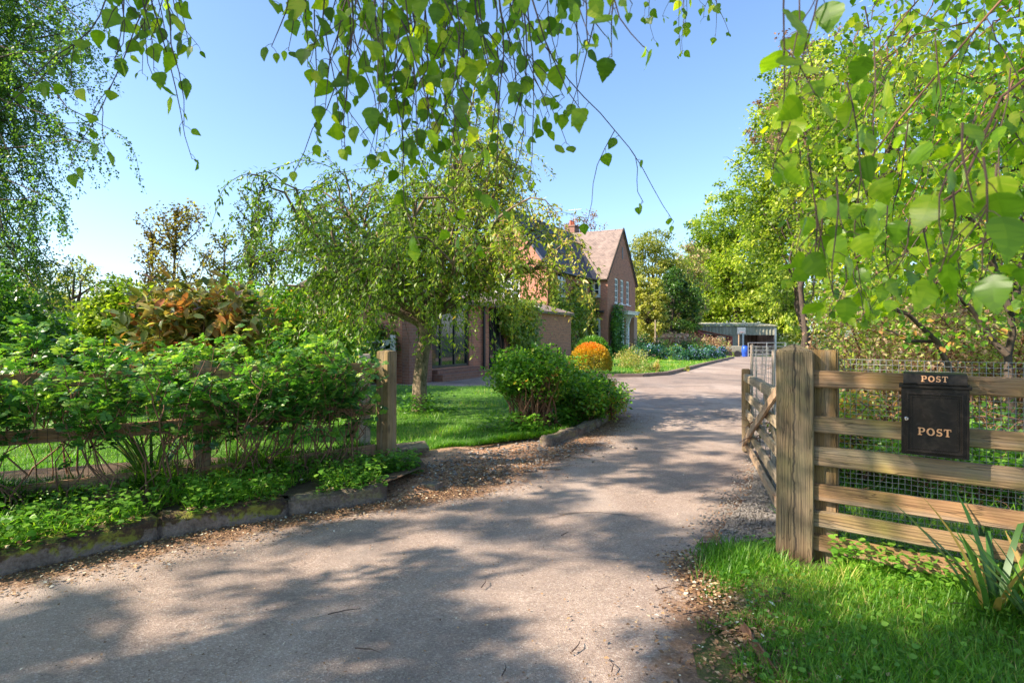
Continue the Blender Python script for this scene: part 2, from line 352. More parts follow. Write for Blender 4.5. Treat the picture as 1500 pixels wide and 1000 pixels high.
def asphalt_mat():
    m, nt, b = new_mat('asphalt'); v = mapping(nt, (1, 1, 1))
    big = noise(nt, v, .55, 5, .6); mid = noise(nt, v, 3.5, 5, .65); fine = noise(nt, v, 90, 3, .7)
    st = voro(nt, v, 150, 'F1', 'Color'); sd_ = voro(nt, v, 150)
    c = ramp(nt, [(.3, (.24, .17, .135)), (.5, (.35, .255, .205)), (.7, (.46, .345, .28))], big)
    c = mix(nt, .5, c, ramp(nt, [(.3, (.19, .135, .105)), (.55, (.35, .26, .205)), (.75, (.5, .38, .3))], mid))
    sep = nt.nodes.new("ShaderNodeSeparateColor"); nt.links.new(st, sep.inputs[0])
    agg = ramp(nt, [(0, (.09, .07, .06)), (.35, (.27, .21, .18)), (.8, (.42, .335, .285)), (.97, (.68, .6, .52))], sep.outputs[0])
    c = mix(nt, .36, c, agg)
    # paler worn wheel lines and darker old patches
    mpw = mapping(nt, (1, .22, 1), rot=(0, 0, -.42)); tr_ = noise(nt, mpw, 1.15, 3, .5)
    c = mix(nt, ramp(nt, [(.5, (0, 0, 0)), (.64, (.4,) * 3)], tr_), c, (.46, .38, .33))
    pt = voro(nt, v, .33, 'F1', 'Color'); s2 = nt.nodes.new("ShaderNodeSeparateColor"); nt.links.new(pt, s2.inputs[0])
    c = mix(nt, ramp(nt, [(.7, (0, 0, 0)), (.74, (.38,) * 3)], s2.outputs[1]), c, (.17, .135, .12))
    # patch repairs, fine cracks
    wv = nt.nodes.new("ShaderNodeVectorMath"); wv.operation = 'ADD'; nt.links.new(v, wv.inputs[0])
    nz = nt.nodes.new("ShaderNodeTexNoise"); nz.inputs['Scale'].default_value = 1.4; nz.inputs['Detail'].default_value = 5; nt.links.new(v, nz.inputs['Vector']); nt.links.new(nz.outputs['Color'], wv.inputs[1])
    cr = voro(nt, wv.outputs[0], .42, 'DISTANCE_TO_EDGE')
    crk = ramp(nt, [(.0, (1, 1, 1)), (.006, (.6,) * 3), (.012, (0, 0, 0))], cr)
    gate_ = ramp(nt, [(.52, (0, 0, 0)), (.62, (1, 1, 1))], noise(nt, v, .35, 3))
    crk = mix(nt, 1.0, crk, gate_, 'MULTIPLY')
    c = mix(nt, math_(nt, 'MULTIPLY', crk, .75), c, (.05, .042, .038))
    stain = ramp(nt, [(.5, (0, 0, 0)), (.66, (.6,) * 3)], noise(nt, v, .9, 6, .62, .6))
    c = mix(nt, stain, c, (.12, .105, .1))
    # leaf litter and soil trodden in along the edges
    a = nt.nodes.new("ShaderNodeAttribute"); a.attribute_name = "dirt"
    dn = noise(nt, v, 6, 6, .7); dm = math_(nt, 'ADD', a.outputs['Fac'], math_(nt, 'MULTIPLY', math_(nt, 'SUBTRACT', dn, .5), 1.5))
    dmask = ramp(nt, [(.38, (0, 0, 0)), (.62, (1, 1, 1))], dm)
    dcol = ramp(nt, [(.3, (.09, .05, .03)), (.5, (.21, .115, .065)), (.68, (.33, .2, .12)), (.85, (.42, .29, .2))], noise(nt, v, 38, 5, .75))
    c = mix(nt, math_(nt, 'MULTIPLY', dmask, .85), c, dcol)
    setc(nt, b, c); b.inputs['Roughness'].default_value = .9; b.inputs['Specular IOR Level'].default_value = .3
    h = math_(nt, 'ADD', math_(nt, 'MULTIPLY', sd_, .35), math_(nt, 'ADD', math_(nt, 'MULTIPLY', fine, .5), math_(nt, 'MULTIPLY', mid, 1.2)))
    h = math_(nt, 'SUBTRACT', h, math_(nt, 'MULTIPLY', crk, 1.0))
    bump(nt, b, h, .8, .007); return m
M['asphalt'] = asphalt_mat()

def soil_mat(name, stops, sc=14, bd=.02, sc2=60):
    m, nt, b = new_mat(name); v = mapping(nt, (1, 1, 1)); n = noise(nt, v, sc, 6, .7); n2 = noise(nt, v, sc2, 4, .7); n3 = noise(nt, v, 1.2, 4)
    c = mix(nt, .45, ramp(nt, stops, n), ramp(nt, stops, n2)); c = mix(nt, .35, c, ramp(nt, stops, n3))
    setc(nt, b, c); b.inputs['Roughness'].default_value = .95; bump(nt, b, math_(nt, 'ADD', n, n2), .9, bd); return m
M['soil'] = soil_mat('soil', [(.3, (.05, .03, .018)), (.5, (.12, .075, .045)), (.7, (.22, .14, .085))])
M['bare_earth'] = soil_mat('bare_earth', [(.3, (.24, .12, .065)), (.5, (.52, .29, .17)), (.7, (.68, .46, .31))], 9, .02)
M['lawn'] = soil_mat('lawn', [(.3, (.04, .12, .008)), (.5, (.1, .24, .015)), (.7, (.2, .36, .03))], 9, .03, 120)
M['bank_soil'] = soil_mat('bank_soil', [(.3, (.05, .055, .012)), (.45, (.07, .12, .015)), (.58, (.16, .12, .05)), (.72, (.3, .19, .11))], 7, .03, 60)
M['rough_ground'] = soil_mat('rough_ground', [(.3, (.03, .06, .012)), (.5, (.06, .11, .02)), (.7, (.12, .13, .04))], 5, .05, 40)
M['stone_chip'] = soil_mat('stone_chip', [(.3, (.12, .09, .08)), (.5, (.34, .3, .27)), (.7, (.62, .58, .55))], 40, .03, 120)

def kerb_mat(moss):
    m, nt, b = new_mat('kerb_concrete'); v = mapping(nt, (1, 1, 1)); n = noise(nt, v, 7, 6, .7); n2 = noise(nt, v, 45, 4, .7)
    c = mix(nt, .45, ramp(nt, [(.35, (.10, .075, .055)), (.6, (.27, .21, .17))], n), ramp(nt, [(.35, (.1, .075, .055)), (.65, (.38, .3, .24))], n2))
    g = nt.nodes.new("ShaderNodeNewGeometry"); sp = nt.nodes.new("ShaderNodeSeparateXYZ"); nt.links.new(g.outputs['Position'], sp.inputs[0])
    hz = math_(nt, 'MULTIPLY', math_(nt, 'SUBTRACT', sp.outputs[2], .0), 7); mm = math_(nt, 'ADD', hz, math_(nt, 'MULTIPLY', math_(nt, 'SUBTRACT', noise(nt, v, 5, 6, .7), .5), 2.2))
    mk = ramp(nt, [(.45, (0, 0, 0)), (.6, (moss,) * 3)], mm)
    mc = ramp(nt, [(.35, (.045, .025, .018)), (.47, (.1, .065, .025)), (.56, (.24, .24, .03)), (.75, (.36, .34, .05))], noise(nt, v, 11, 6, .7))
    setc(nt, b, mix(nt, mk, c, mc)); b.inputs['Roughness'].default_value = .95; bump(nt, b, math_(nt, 'ADD', n, n2), 1.0, .02); return m
M['kerb_mossy'] = kerb_mat(.98); M['kerb_plain'] = kerb_mat(.35)
M['rust_edge'] = flat_mat('rust_edge', (.17, .085, .05), .9, 0, .5, 25, .004)
M['kerb_far'] = flat_mat('kerb_far', (.22, .16, .13), .9, 0, .3, 3)
def corr_mat(name, c1, c2, rust=.5):
    m, nt, b = new_mat(name); v = mapping(nt, (1, 1, 1)); n = noise(nt, v, .8, 6, .7)
    setc(nt, b, ramp(nt, [(.4, c1), (.62, c2)], n)); b.inputs['Roughness'].default_value = .65; return m
M['barn_sheet'] = corr_mat('barn_sheet', (.24, .24, .17), (.36, .34, .26))
M['barn_inner'] = corr_mat('barn_inner', (.16, .11, .1), (.27, .2, .18))
M['red_roof'] = corr_mat('red_roof', (.42, .3, .28), (.5, .2, .14))
M['red_timber'] = corr_mat('red_timber', (.3, .06, .045), (.2, .05, .04))
M['blue_plastic'] = flat_mat('blue_plastic', (.02, .09, .5), .4)
M['grey_metal'] = flat_mat('grey_metal', (.45, .46, .47), .4, .7)
M['pink_wall'] = flat_mat('pink_wall', (.55, .42, .34), .9)
M['dark_frame'] = flat_mat('dark_frame', (.03, .028, .03), .4)
M['terracotta'] = flat_mat('terracotta', (.5, .12, .06), .8)

# ---------------------------------------------------------------- ground, drive, lawns
def lerp_tab(tab, y):
    ys = [t[0] for t in tab]; return float(np.interp(y, ys, [t[1] for t in tab]))
XL = [(-6, -16), (-3, -10.4), (0, -6.5), (1.8, -4.2), (2.9, -2.72), (3.47, -2.14), (3.9, -1.52), (4.25, -.95), (4.7, -.5), (5.2, -.25), (6.1, .28), (7.0, .78), (7.7, 1.12), (8.9, 1.52),
      (9.8, 1.5), (11, 1.1), (12.3, .3), (13.2, -.7), (13.3, -5.5), (17, -6), (17.1, -6), (40, -6), (75, -6)]
XR = [(-6, .6), (2.0, .82), (2.5, .95), (2.9, 1.12), (3.36, 1.38), (4.2, 1.95), (6, 3.0), (10, 5.5), (17, 9.2), (25, 12.5), (35, 17.5), (45, 22), (60, 27), (75, 33)]
def grid_sheet(name, rows, cols, mat, kind='structure', dirt=None, zoff=0.0, rough=0):
    V = []; 
    for y, x0, x1 in rows:
        for k in range(cols + 1):
            x = x0 + (x1 - x0) * k / cols
            V.append((x, y, zg(y) + zoff + (rough * (mnoise.noise(Vector((x * 1.3, y * 1.3, 3.7)))) if rough else 0)))
    R = len(rows); T = []
    for i in range(R - 1):
        for k in range(cols):
            a = i * (cols + 1) + k; T.append((a, a + 1, a + cols + 2, a + cols + 1))
    me = np_mesh(name, np.array(V), np.array(T), smooth=True)
    if dirt:
        at_ = me.attributes.new("dirt", 'FLOAT', 'POINT'); at_.data.foreach_set("value", np.array([dirt(v) for v in V], dtype=np.float32))
    return tag(link(name, me, mat), kind=kind)
# the base: one sheet to the horizon, its grid finer near the camera
ys = list(np.concatenate([np.arange(-60, 24, 6), np.arange(24, 70, 3), [80, 120, 250, 600, 1000]]))
grid_sheet('ground', [(y, -900, 900) for y in ys], 24, M['rough_ground'], zoff=-.03)
ry = np.concatenate([np.arange(-6, 2, .5), np.arange(2, 10, .12), np.arange(10, 20, .4), np.arange(20, 76, 2)])
XLy = lambda y: lerp_tab(XL, y); XRy = lambda y: lerp_tab(XR, y)
def dirtf(v):
    x, y, z = v
    if y > 14: return 0
    dl = x - XLy(y); dr = XRy(y) - x
    a = max(0, 1 - dl / (.8 if y < 4.2 else .7)) if y < 9.5 else 0
    if 4.2 < y < 6.6: a = max(a, 1 - dl / 1.0)
    b_ = max(0, 1 - dr / (.5 if y < 4 else .65)) if y < 8 else 0
    return min(1, max(a, b_) * 1.0)
grid_sheet('driveway', [(y, XLy(y), XRy(y)) for y in ry], 44, M['asphalt'], dirt=dirtf, rough=.012)

def poly_sheet(name, pts, z, mat, kind='structure', step=None, rough=0.0):
    """a flat polygon, cut into a grid so it can undulate"""
    bm = bmesh.new(); vs = [bm.verts.new((x, y, 0)) for x, y in pts]; bm.faces.new(vs)
    if step:
        xs = [p[0] for p in pts]; ys_ = [p[1] for p in pts]
        for ax, lo, hi in ((0, min(xs), max(xs)), (1, min(ys_), max(ys_))):
            t = lo + step
            while t < hi:
                co = (t, 0, 0) if ax == 0 else (0, t, 0); no = (1, 0, 0) if ax == 0 else (0, 1, 0)
                bmesh.ops.bisect_plane(bm, geom=bm.verts[:] + bm.edges[:] + bm.faces[:], plane_co=co, plane_no=no)
                t += step
    zf = z if callable(z) else (lambda x, y: z)
    for v in bm.verts:
        x, y = v.co.x, v.co.y
        v.co.z = zg(y) + zf(x, y) + (rough * mnoise.noise(Vector((x * 2.1, y * 2.1, 9.1))) if rough else 0)
    me = bpy.data.meshes.new(name); bm.to_mesh(me); bm.free()
    for p in me.polygons: p.use_smooth = True
    return tag(link(name, me, mat), kind=kind)

# verge behind the near kerb, under hedge and fence (raised soil)
KERB = [(-6.2, -.2), (-4.35, 1.55), (-2.78, 2.85), (-2.2, 3.5), (-1.58, 3.95), (-.98, 4.33)]
VERGE = KERB + [(-.72, 4.75), (-.85, 5.2), (-1.2, 5.7), (-3.4, 5.0), (-8, 3.2), (-9, 0)]
poly_sheet('planting_bed', VERGE, .115, M['soil'], step=.25, rough=.05)
# lawn inside the fence
LAWN = [(-1.2, 5.0), (-.95, 5.75), (-.55, 6.2), (.1, 6.55), (.75, 7.3), (1.15, 8.0), (1.4, 8.9), (1.38, 9.8), (1.0, 11), (.25, 12.3), (-.6, 13.05), (-2.6, 13.25), (-5.5, 13.1),
        (-9, 12.5), (-14, 12), (-16, 6), (-9, 2.6), (-4.0, 4.2)]
def lawn_z(x, y): return .02 + .055 * min(1, max(0, (y - 4.9) / 1.2))
poly_sheet('lawn', LAWN, lawn_z, M['lawn'], step=.3, rough=.03)
EARTH = [(-1.0, 4.22), (-.5, 4.4), (.08, 5.1), (.6, 5.95), (1.1, 6.85), (.62, 7.1), (.05, 6.55), (-.45, 6.3), (-.8, 6.15), (-1.15, 5.7), (-1.15, 5.0)]
earth_f = lambda x, y: (-.012 + .075 * min(1, max(0, (XLy(y) + .3 - x) / .75)) * min(1, max(0, (y - 4.22) / .45)) * (1 if y < 6 else .6))
earth_z = lambda x, y: max(.006, earth_f(x, y) + .035 * mnoise.noise(Vector((x * 2.1, y * 2.1, 9.1)))) + .006
poly_sheet('bare_earth_verge', EARTH, earth_f, M['bare_earth'], step=.07, rough=.035)
# island lawn before the house
ISLE = [(2.35, 16.7), (3.1, 16.72), (3.85, 16.85), (4.75, 17.6), (5.9, 19.6), (7.6, 22.8), (10.5, 28.2), (13.0, 33.5), (13.6, 37), (8.2, 38.5), (5.7, 33.6), (4.8, 32.5), (2.6, 28.6), (.6, 24.5), (1.2, 19)]
poly_sheet('island_lawn', ISLE, .07, M['lawn'], step=1.5)
mb = MB()
for a, b_ in zip(ISLE[:9], ISLE[1:9]):
    A = Vector((a[0], a[1], zg(a[1]) + .045)); B = Vector((b_[0], b_[1], zg(b_[1]) + .045)); mb.bar(A, B, .12, .11)
tag(mb.build('kerb', M['kerb_far']), kind='structure')
# grass bank on the right
BANK = [(.6, 1.0), (.66, 2.0), (.76, 2.45), (.86, 2.9), (1.12, 3.42), (1.55, 3.4), (2.1, 2.95), (3.1, 2.3), (4.5, 1.4), (4.5, 0.5)]
def bank_z(x, y):
    d = x - lerp_tab([(0, .66), (2, .72), (2.9, .92), (3.3, 1.2)], y); return -.012 + .085 * min(1, max(0, d / .45)) * min(1, max(.1, (3.5 - y) / .3))
poly_sheet('grass_bank', BANK, bank_z, M['bank_soil'], step=.08, rough=.03)
# ground beyond the right fence, stone chippings by the gate
FIELD = [(1.58, 3.36), (3.2, 2.25), (9, -1.5), (16, 2), (30, 20), (40, 60), (24, 60), (17.4, 35), (12.4, 25), (9.1, 17), (5.4, 10), (2.95, 6), (2.0, 4.2)]
poly_sheet('rough_grass', FIELD, .02, M['rough_ground'], step=1.2, rough=.05)
CHIP = [(1.2, 3.3), (1.4, 3.35), (1.75, 3.5), (2.05, 4.15), (2.6, 5.4), (2.35, 5.5), (1.85, 4.4), (1.42, 3.75)]
poly_sheet('stone_chippings', CHIP, .035, M['stone_chip'], step=.12, rough=.02)

# ---------------------------------------------------------------- kerb stones
def kerb_stone(p0, p1, h, th, mat, label, seed, z0=0.0, grp='weathered kerb stones along the drive'):
    p0 = Vector((*p0, z0)); p1 = Vector((*p1, z0)); d = p1 - p0; L = d.length; c = (p0 + p1) / 2
    bm = bmesh.new(); bmesh.ops.create_cube(bm, size=1)
    bmesh.ops.scale(bm, vec=(L + .02, th, h + .12), verts=bm.verts); bmesh.ops.translate(bm, vec=(0, 0, (h - .12) / 2), verts=bm.verts)
    bmesh.ops.bevel(bm, geom=bm.edges[:], offset=.018, segments=2, affect='EDGES')
    for ax, lo, n_ in ((0, L, int(L / .06)), (2, h, 4)):
        for i in range(1, n_):
            t = -L / 2 + L * i / n_ if ax == 0 else h * i / n_
            co = [0, 0, 0]; no = [0, 0, 0]; co[ax] = t; no[ax] = 1
            bmesh.ops.bisect_plane(bm, geom=bm.verts[:] + bm.edges[:] + bm.faces[:], plane_co=co, plane_no=no)
    for v in bm.verts:
        q = v.co * 9 + Vector((seed * 7.3, 1, 2)); q2 = v.co * 28 + Vector((seed, 5, 5))
        v.co += Vector((mnoise.noise(q) * .012, mnoise.noise(q + Vector((9, 0, 0))) * .022 + mnoise.noise(q2) * .008, mnoise.noise(q + Vector((0, 9, 0))) * .02 + mnoise.noise(q2 + Vector((3, 3, 3))) * .007))
    me = bpy.data.meshes.new('kerb_stone'); bm.to_mesh(me); bm.free()
    for p in me.polygons: p.use_smooth = True
    o = link('kerb_stone', me, mat); o.location = c; o.rotation_euler.z = math.atan2(d.y, d.x)
    return tag(o, label, 'kerb stone', grp)
kerb_stone(KERB[1], KERB[2], .13, .13, M['kerb_mossy'], 'mossy kerb stone running out of view at the lower left corner', 1)
kerb_stone((-2.76, 2.87), KERB[3], .14, .13, M['kerb_mossy'], 'dark kerb stone thick with yellow moss under the leafy weeds', 2)
kerb_stone((-2.18, 3.52), KERB[4], .135, .13, M['kerb_mossy'], 'half mossy grey kerb stone in front of the inner fence post', 3)
kerb_stone((-1.56, 3.97), KERB[5], .125, .14, M['kerb_plain'], 'bare grey kerb stone nearest the round fence end post', 4)
kerb_stone((.36, 6.28), (.76, 6.98), .12, .12, M['kerb_plain'], 'short broken kerb stone at the foot of the clipped shrub', 5)
kerb_stone((.78, 7.0), (1.06, 7.55), .12, .12, M['kerb_plain'], 'grey kerb stone behind the broken one below the shrub', 6)
kerb_stone((1.08, 7.58), (1.36, 8.3), .11, .12, M['kerb_plain'], 'last grey kerb stone below the red tinged bush', 7)
# small kerb board at the grass bank
kerb_stone((.93, 1.7), (.955, 2.36), .035, .04, M['rust_edge'], 'narrow rusty brown edging strip sunk in the grass at the bottom edge', 8, .03, None)
def slab(cx, cy, L, W, H, rz, z, label):
    m_ = MB(); m_.box((0, 0, 0), (L, W, H)); o = m_.build('paving_slab', M['kerb_plain'], None, bevel=.006)
    o.location = (cx, cy, z); o.rotation_euler = (.06, -.05, rz); return tag(o, label, 'paving slab')
slab(-1.02, 5.62, .36, .28, .05, .3, .13, 'loose concrete slab on the earth beside the fence end post')
slab(-.66, 4.60, .17, .11, .05, -.5, .03, 'small square stone at the drive edge below the end post')

# ---------------------------------------------------------------- house
D1 = Vector((.4802, .8772, 0)); D2 = Vector((-.8772, .4802, 0))
def wall(name, p0, p1, z0, z1, mat, parent, out, openings=(), apex=None, th=.22):
    """wall from p0 to p1 with rectangular openings (s0,s1,za,zb); apex = height of a gable over it"""
    p0 = Vector(p0); p1 = Vector(p1); d = p1 - p0; L = d.length; d.normalize(); out = Vector(out).normalized(); m_ = MB()
    ss = sorted({0, L, *[o[0] for o in openings], *[o[1] for o in openings]}); zs = sorted({z0, z1, *[o[2] for o in openings], *[o[3] for o in openings]})
    P = lambda s, z, dep=0: p0 + d * s + Vector((0, 0, z)) - out * dep
    for a, b_ in zip(ss, ss[1:]):
        for c, e in zip(zs, zs[1:]):
            ms, mz = (a + b_) / 2, (c + e) / 2
            if any(o[0] < ms < o[1] and o[2] < mz < o[3] for o in openings): continue
            m_.face([P(a, c), P(b_, c), P(b_, e), P(a, e)], [(a, c), (b_, c), (b_, e), (a, e)])
    for s0, s1, za, zb in openings:
        r = th
        for q in (((s0, za), (s0, zb)), ((s0, zb), (s1, zb)), ((s1, zb), (s1, za)), ((s1, za), (s0, za))):
            (a, c), (b_, e) = q
            m_.face([P(a, c), P(b_, e), P(b_, e, r), P(a, c, r)], [(a, c), (b_ + .01, e + .01), (b_ + r, e + r), (a + r, c + r)])
    if apex: m_.face([P(0, z1), P(L, z1), P(L / 2, apex)], [(0, z1), (L, z1), (L / 2, apex)])
    return m_.build(name, mat, parent)
def window(parent, p0, p1, out, s0, s1, za, zb, cols=2, rows=3, fr=.07, bar=.03, mat=None, sill=True, mid=0):
    if mat is None: fr *= 1.3; bar *= 1.5
    p0 = Vector(p0); d = (Vector(p1) - p0).normalized(); out = Vector(out).normalized(); mat = mat or M['white']
    P = lambda s, z, dep=.07: p0 + d * s + Vector((0, 0, z)) - out * dep
    m_ = MB(); e = .004
    def br(a, b_, wd, dep=.06):
        A = P(*a); B = P(*b_); x = (B - A).normalized()
        R = Matrix((x, out, x.cross(out))).transposed(); m_.box((A + B) / 2, ((B - A).length, dep, wd), R)
    br((s0 + e, za + fr / 2), (s1 - e, za + fr / 2), fr); br((s0 + e, zb - fr / 2), (s1 - e, zb - fr / 2), fr)
    br((s0 + fr / 2, za + fr), (s0 + fr / 2, zb - fr), fr); br((s1 - fr / 2, za + fr), (s1 - fr / 2, zb - fr), fr)
    for i in range(1, cols): s = s0 + (s1 - s0) * i / cols; br((s, za + fr), (s, zb - fr), bar * (2.2 if mid and i == cols // 2 else 1), .04)
    for i in range(1, rows): z = za + (zb - za) * i / rows; br((s0 + fr, z), (s1 - fr, z), bar * 1.3, .034)
    o = m_.build('window', mat, parent)
    MB().face([P(s0 + .01, za + .01, .085), P(s1 - .01, za + .01, .085), P(s1 - .01, zb - .01, .085), P(s0 + .01, zb - .01, .085)]).build('pane', M['glass'], o)
    if sill:
        m2 = MB(); A = P(s0 - .05, za - .03, -.02); B = P(s1 + .05, za - .03, -.02); x = d
        m2.box((A + B) / 2, ((B - A).length, .16, .05), Matrix((x, out, x.cross(out))).transposed()); m2.build('sill', M['white'], o)
    return o
def roof_plane(m_, pts, e_u, e_v, th=.12):
    """polygon with a UV frame and thickness"""
    e_u = Vector(e_u).normalized(); e_v = Vector(e_v).normalized(); n = e_u.cross(e_v).normalized()
    if n.z < 0: n = -n
    P = [Vector(p) for p in pts]; uv = [(p.dot(e_u), p.dot(e_v)) for p in P]
    m_.face(P, uv); Q = [p - n * th for p in P]; m_.face(Q[::-1], uv[::-1])
    for i in range(len(P)):
        j = (i + 1) % len(P); m_.face([P[i], P[j], Q[j], Q[i]], [(0, 0), (1, 0), (1, .1), (0, .1)])

house = empty('brick_house', (3, 32, 0), 'red brick two storey country house with steep tiled roofs and white windows', 'house')
C0 = Vector((5.68, 33.8, 0)); C1 = C0 + D1 * 5.67; ZE, ZR = 4.85, 8.0; ZB = -.4
# cross wing: gable wall to the right, sunlit flank towards the camera
op = [(1.32, 2.0, 3.18, 4.74), (2.47, 3.13, 3.18, 4.74), (3.66, 4.32, 3.18, 4.74), (2.35, 3.45, -.15, 2.35)]
wall('gable_wall', C0, C1, ZB, ZE, M['brick'], house, -D2, op, ZR)
for o_ in op[:3]: window(house, C0, C1, -D2, *o_, cols=2, rows=4, fr=.08)
MB().box(C0 + D1 * 2.83 - D2 * .012 + Vector((0, 0, 6.45)), (.12, .03, .75), Matrix((D1, D2, Vector((0, 0, 1)))).transposed()).build('vent_slit', M['dark_frame'], house)
REC = 1.05
M0 = C0 + D2 * REC
opf = [(.45, .95, 3.52, 4.76), (.45, .95, 1.0, 2.26)]
wall('wing_wall', C0, M0, ZB, ZE, M['brick'], house, -D1, opf)
for o_ in opf: window(house, C0, M0, -D1, *o_, cols=1, rows=3, fr=.105)
LM = 6.15; M1 = M0 - D1 * LM; DEPTH = 4.82
opm = []
for tpx in ((.5, 1.25), (1.9, 2.25), (3.75, 4.9)): opm += [(tpx[0], tpx[1], 3.3, 4.6), (tpx[0], tpx[1], .75, 2.3)]
wall('main_wall', M0, M1, ZB, ZE, M['brick'], house, -D2, opm)
for o_ in opm: window(house, M0, M1, -D2, *o_, cols=2 if o_[1] - o_[0] > .5 else 1, rows=3, fr=.09)
M2 = M1 + D2 * DEPTH
wall('end_wall', M1, M2, ZB, ZE, M['brick'], house, -D1, [(1.6, 3.2, 3.2, 4.5)], ZR)
window(house, M1, M2, -D1, 1.6, 3.2, 3.2, 4.5, cols=3, rows=3)
B2 = C0 + D2 * (REC + DEPTH); B3 = C1 + D2 * (REC + DEPTH)
wall('rear_wall', M2, B2, ZB, ZE, M['brick'], house, D2); wall('rear_wall', B2, B3, ZB, ZE, M['brick'], house, D2); wall('rear_wall', B3, C1, ZB, ZE, M['brick'], house, D1)
U = Vector((0, 0, 1)); ov = .28
# roofs
rise = ZR - ZE; hs = 2.835; sl = rise / hs
Rw = C0 + D1 * hs + U * ZR; ew = ZE - sl * ov
mw = MB()
ridge_end = C0 + D1 * hs + D2 * (REC + DEPTH / 2) + U * ZR
a = C0 - D1 * ov + U * ew
vdir = (D1 * hs + U * rise).normalized()
roof_plane(mw, [C0 - D1 * ov - D2 * .06 + U * ew, Rw - D2 * .06, ridge_end, M0 - D1 * .02 + U * (ZE - .02), M0 - D1 * ov + D2 * 0 + U * ew], D2, vdir)
vd2 = (D1 * -hs + U * rise).normalized()
roof_plane(mw, [C1 + D1 * ov - D2 * .06 + U * ew, Rw - D2 * .06, ridge_end + D2 * 2.4, C1 + D1 * ov + D2 * (REC + DEPTH) + U * ew], D2, vd2)
mw.build('tiled_roof', M['tile'], house)
mm = MB(); hs2 = DEPTH / 2; sl2 = rise / hs2; ovm = .25
vd = (D2 * hs2 + U * rise).normalized()
m_e = lambda p, dd: p - D2 * ovm + U * (ZE - sl2 * ovm) + D1 * dd
MR1 = M1 + D2 * hs2 + U * ZR - D1 * .1; MR0 = M0 + D2 * hs2 + U * ZR
roof_plane(mm, [m_e(M1, -.1), m_e(M0, .0), M0 + U * (ZE + .03), ridge_end + U * .02, MR1 + U * .02], D1, vd)
vd_ = (D2 * -hs2 + U * rise).normalized()
roof_plane(mm, [M2 + D2 * ovm + U * (ZE - sl2 * ovm) - D1 * .1, MR1, ridge_end + D1 * hs, B3 + D2 * ovm + U * (ZE - sl2 * ovm)], D1, vd_)
mm.build('slate_roof', M['slate'], house)
g_ = MB(); g_.tube([m_e(M1, -.1) - D2 * .05, m_e(M0, 0) - D2 * .05], .06); g_.build('gutter', M['dark_frame'], house)
g_ = MB(); g_.tube([M0 - D2 * .07 - D1 * .15 + U * 4.6, M0 - D2 * .07 - D1 * .15 + U * -.1], .04); g_.build('downpipe', M['dark_frame'], house)
bnd = MB(); Rg = Matrix((D1, D2, U)).transposed(); bnd.box(M0 + D2 * -.35 - D1 * .12 + U * 2.62, (.3, 1.0, .12), Rg); bnd.build('string_course', M['dark_frame'], house)
# verge boards of the cross gable
vb = MB(); vb.bar(C0 - D2 * .09 - D1 * ov + U * ew, Rw - D2 * .09, .05, .14); vb.bar(C1 - D2 * .09 + D1 * ov + U * ew, Rw - D2 * .09, .05, .14); vb.build('verge_board', M['bark_dark'], house)
# porch: white door, pilaster and flat hood
do = MB(); do.box(C0 + D1 * 2.9 + D2 * .1 + U * 1.1, (1.06, .06, 2.48), Rg); door = do.build('door', M['white'], house)
dp = MB()
for z_, h_ in ((.45, .7), (1.4, .8)):
    for s_ in (-.25, .25): dp.box(C0 + D1 * (2.9 + s_) + D2 * .06 + U * z_, (.36, .03, h_), Rg)
dp.build('door_panel', M['white'], door)
MB().tube([C0 + D1 * 3.3 + D2 * -.01 + U * 1.05, C0 + D1 * 3.3 + D2 * .05 + U * 1.05], .04, 8).build('handle', M['chrome'], door)
for s_ in (2.2, 3.62):
    pl = MB(); pl.box(C0 + D1 * s_ - D2 * .09 + U * 1.15, (.22, .18, 2.6), Rg); pl.box(C0 + D1 * s_ - D2 * .1 + U * 2.36, (.3, .24, .12), Rg); pl.box(C0 + D1 * s_ - D2 * .1 + U * -.05, (.28, .23, .16), Rg)
    pl.prism([C0 + D1 * (s_ - .08) - D2 * .19 + U * 1.9, C0 + D1 * (s_ - .08) - D2 * .19 + U * 2.5, C0 + D1 * (s_ - .08) - D2 * .6 + U * 2.5, C0 + D1 * (s_ - .08) - D2 * .32 + U * 2.3], D1 * .16)
    pl.build('pilaster', M['white'], house, bevel=.01)
hd = MB(); hd.box(C0 + D1 * 2.95 - D2 * .34 + U * 2.58, (2.3, .68, .14), Rg); hd.box(C0 + D1 * 2.95 - D2 * .37 + U * 2.68, (2.44, .76, .06), Rg); hd.build('porch_hood', M['white'], house, bevel=.01)
bt = MB(); bt.box(C0 + D1 * 4.7 - D2 * .16 + U * 1.1, (.7, .31, 2.6), Rg); bt.build('buttress', M['brick'], house)
# chimney on the junction of the ridges
ch = at(838, 340, 39.5); ch.z = 0
cm = MB()
def ubox(m_, c, sx, sy, sz, R=Rg):
    c = Vector(c)
    for ax, sg in ((0, 1), (0, -1), (1, 1), (1, -1), (2, 1)):
        dirs = [R @ Vector((1, 0, 0)), R @ Vector((0, 1, 0)), Vector((0, 0, 1))]; dm = [sx / 2, sy / 2, sz / 2]
        n_ = dirs[ax] * sg * dm[ax]; a1 = dirs[(ax + 1) % 3] * dm[(ax + 1) % 3]; a2 = dirs[(ax + 2) % 3] * dm[(ax + 2) % 3]
        l1, l2 = dm[(ax + 1) % 3], dm[(ax + 2) % 3]
        vert1 = (ax + 1) % 3 == 2
        uvs = []
        for q1, q2 in ((-1, -1), (1, -1), (1, 1), (-1, 1)):
            u_, v_ = (q2 * l2, q1 * l1) if vert1 else (q1 * l1, q2 * l2); uvs.append((u_ + 5, v_ + 5))
        m_.face([c + n_ - a1 - a2, c + n_ + a1 - a2, c + n_ + a1 + a2, c + n_ - a1 + a2], uvs)
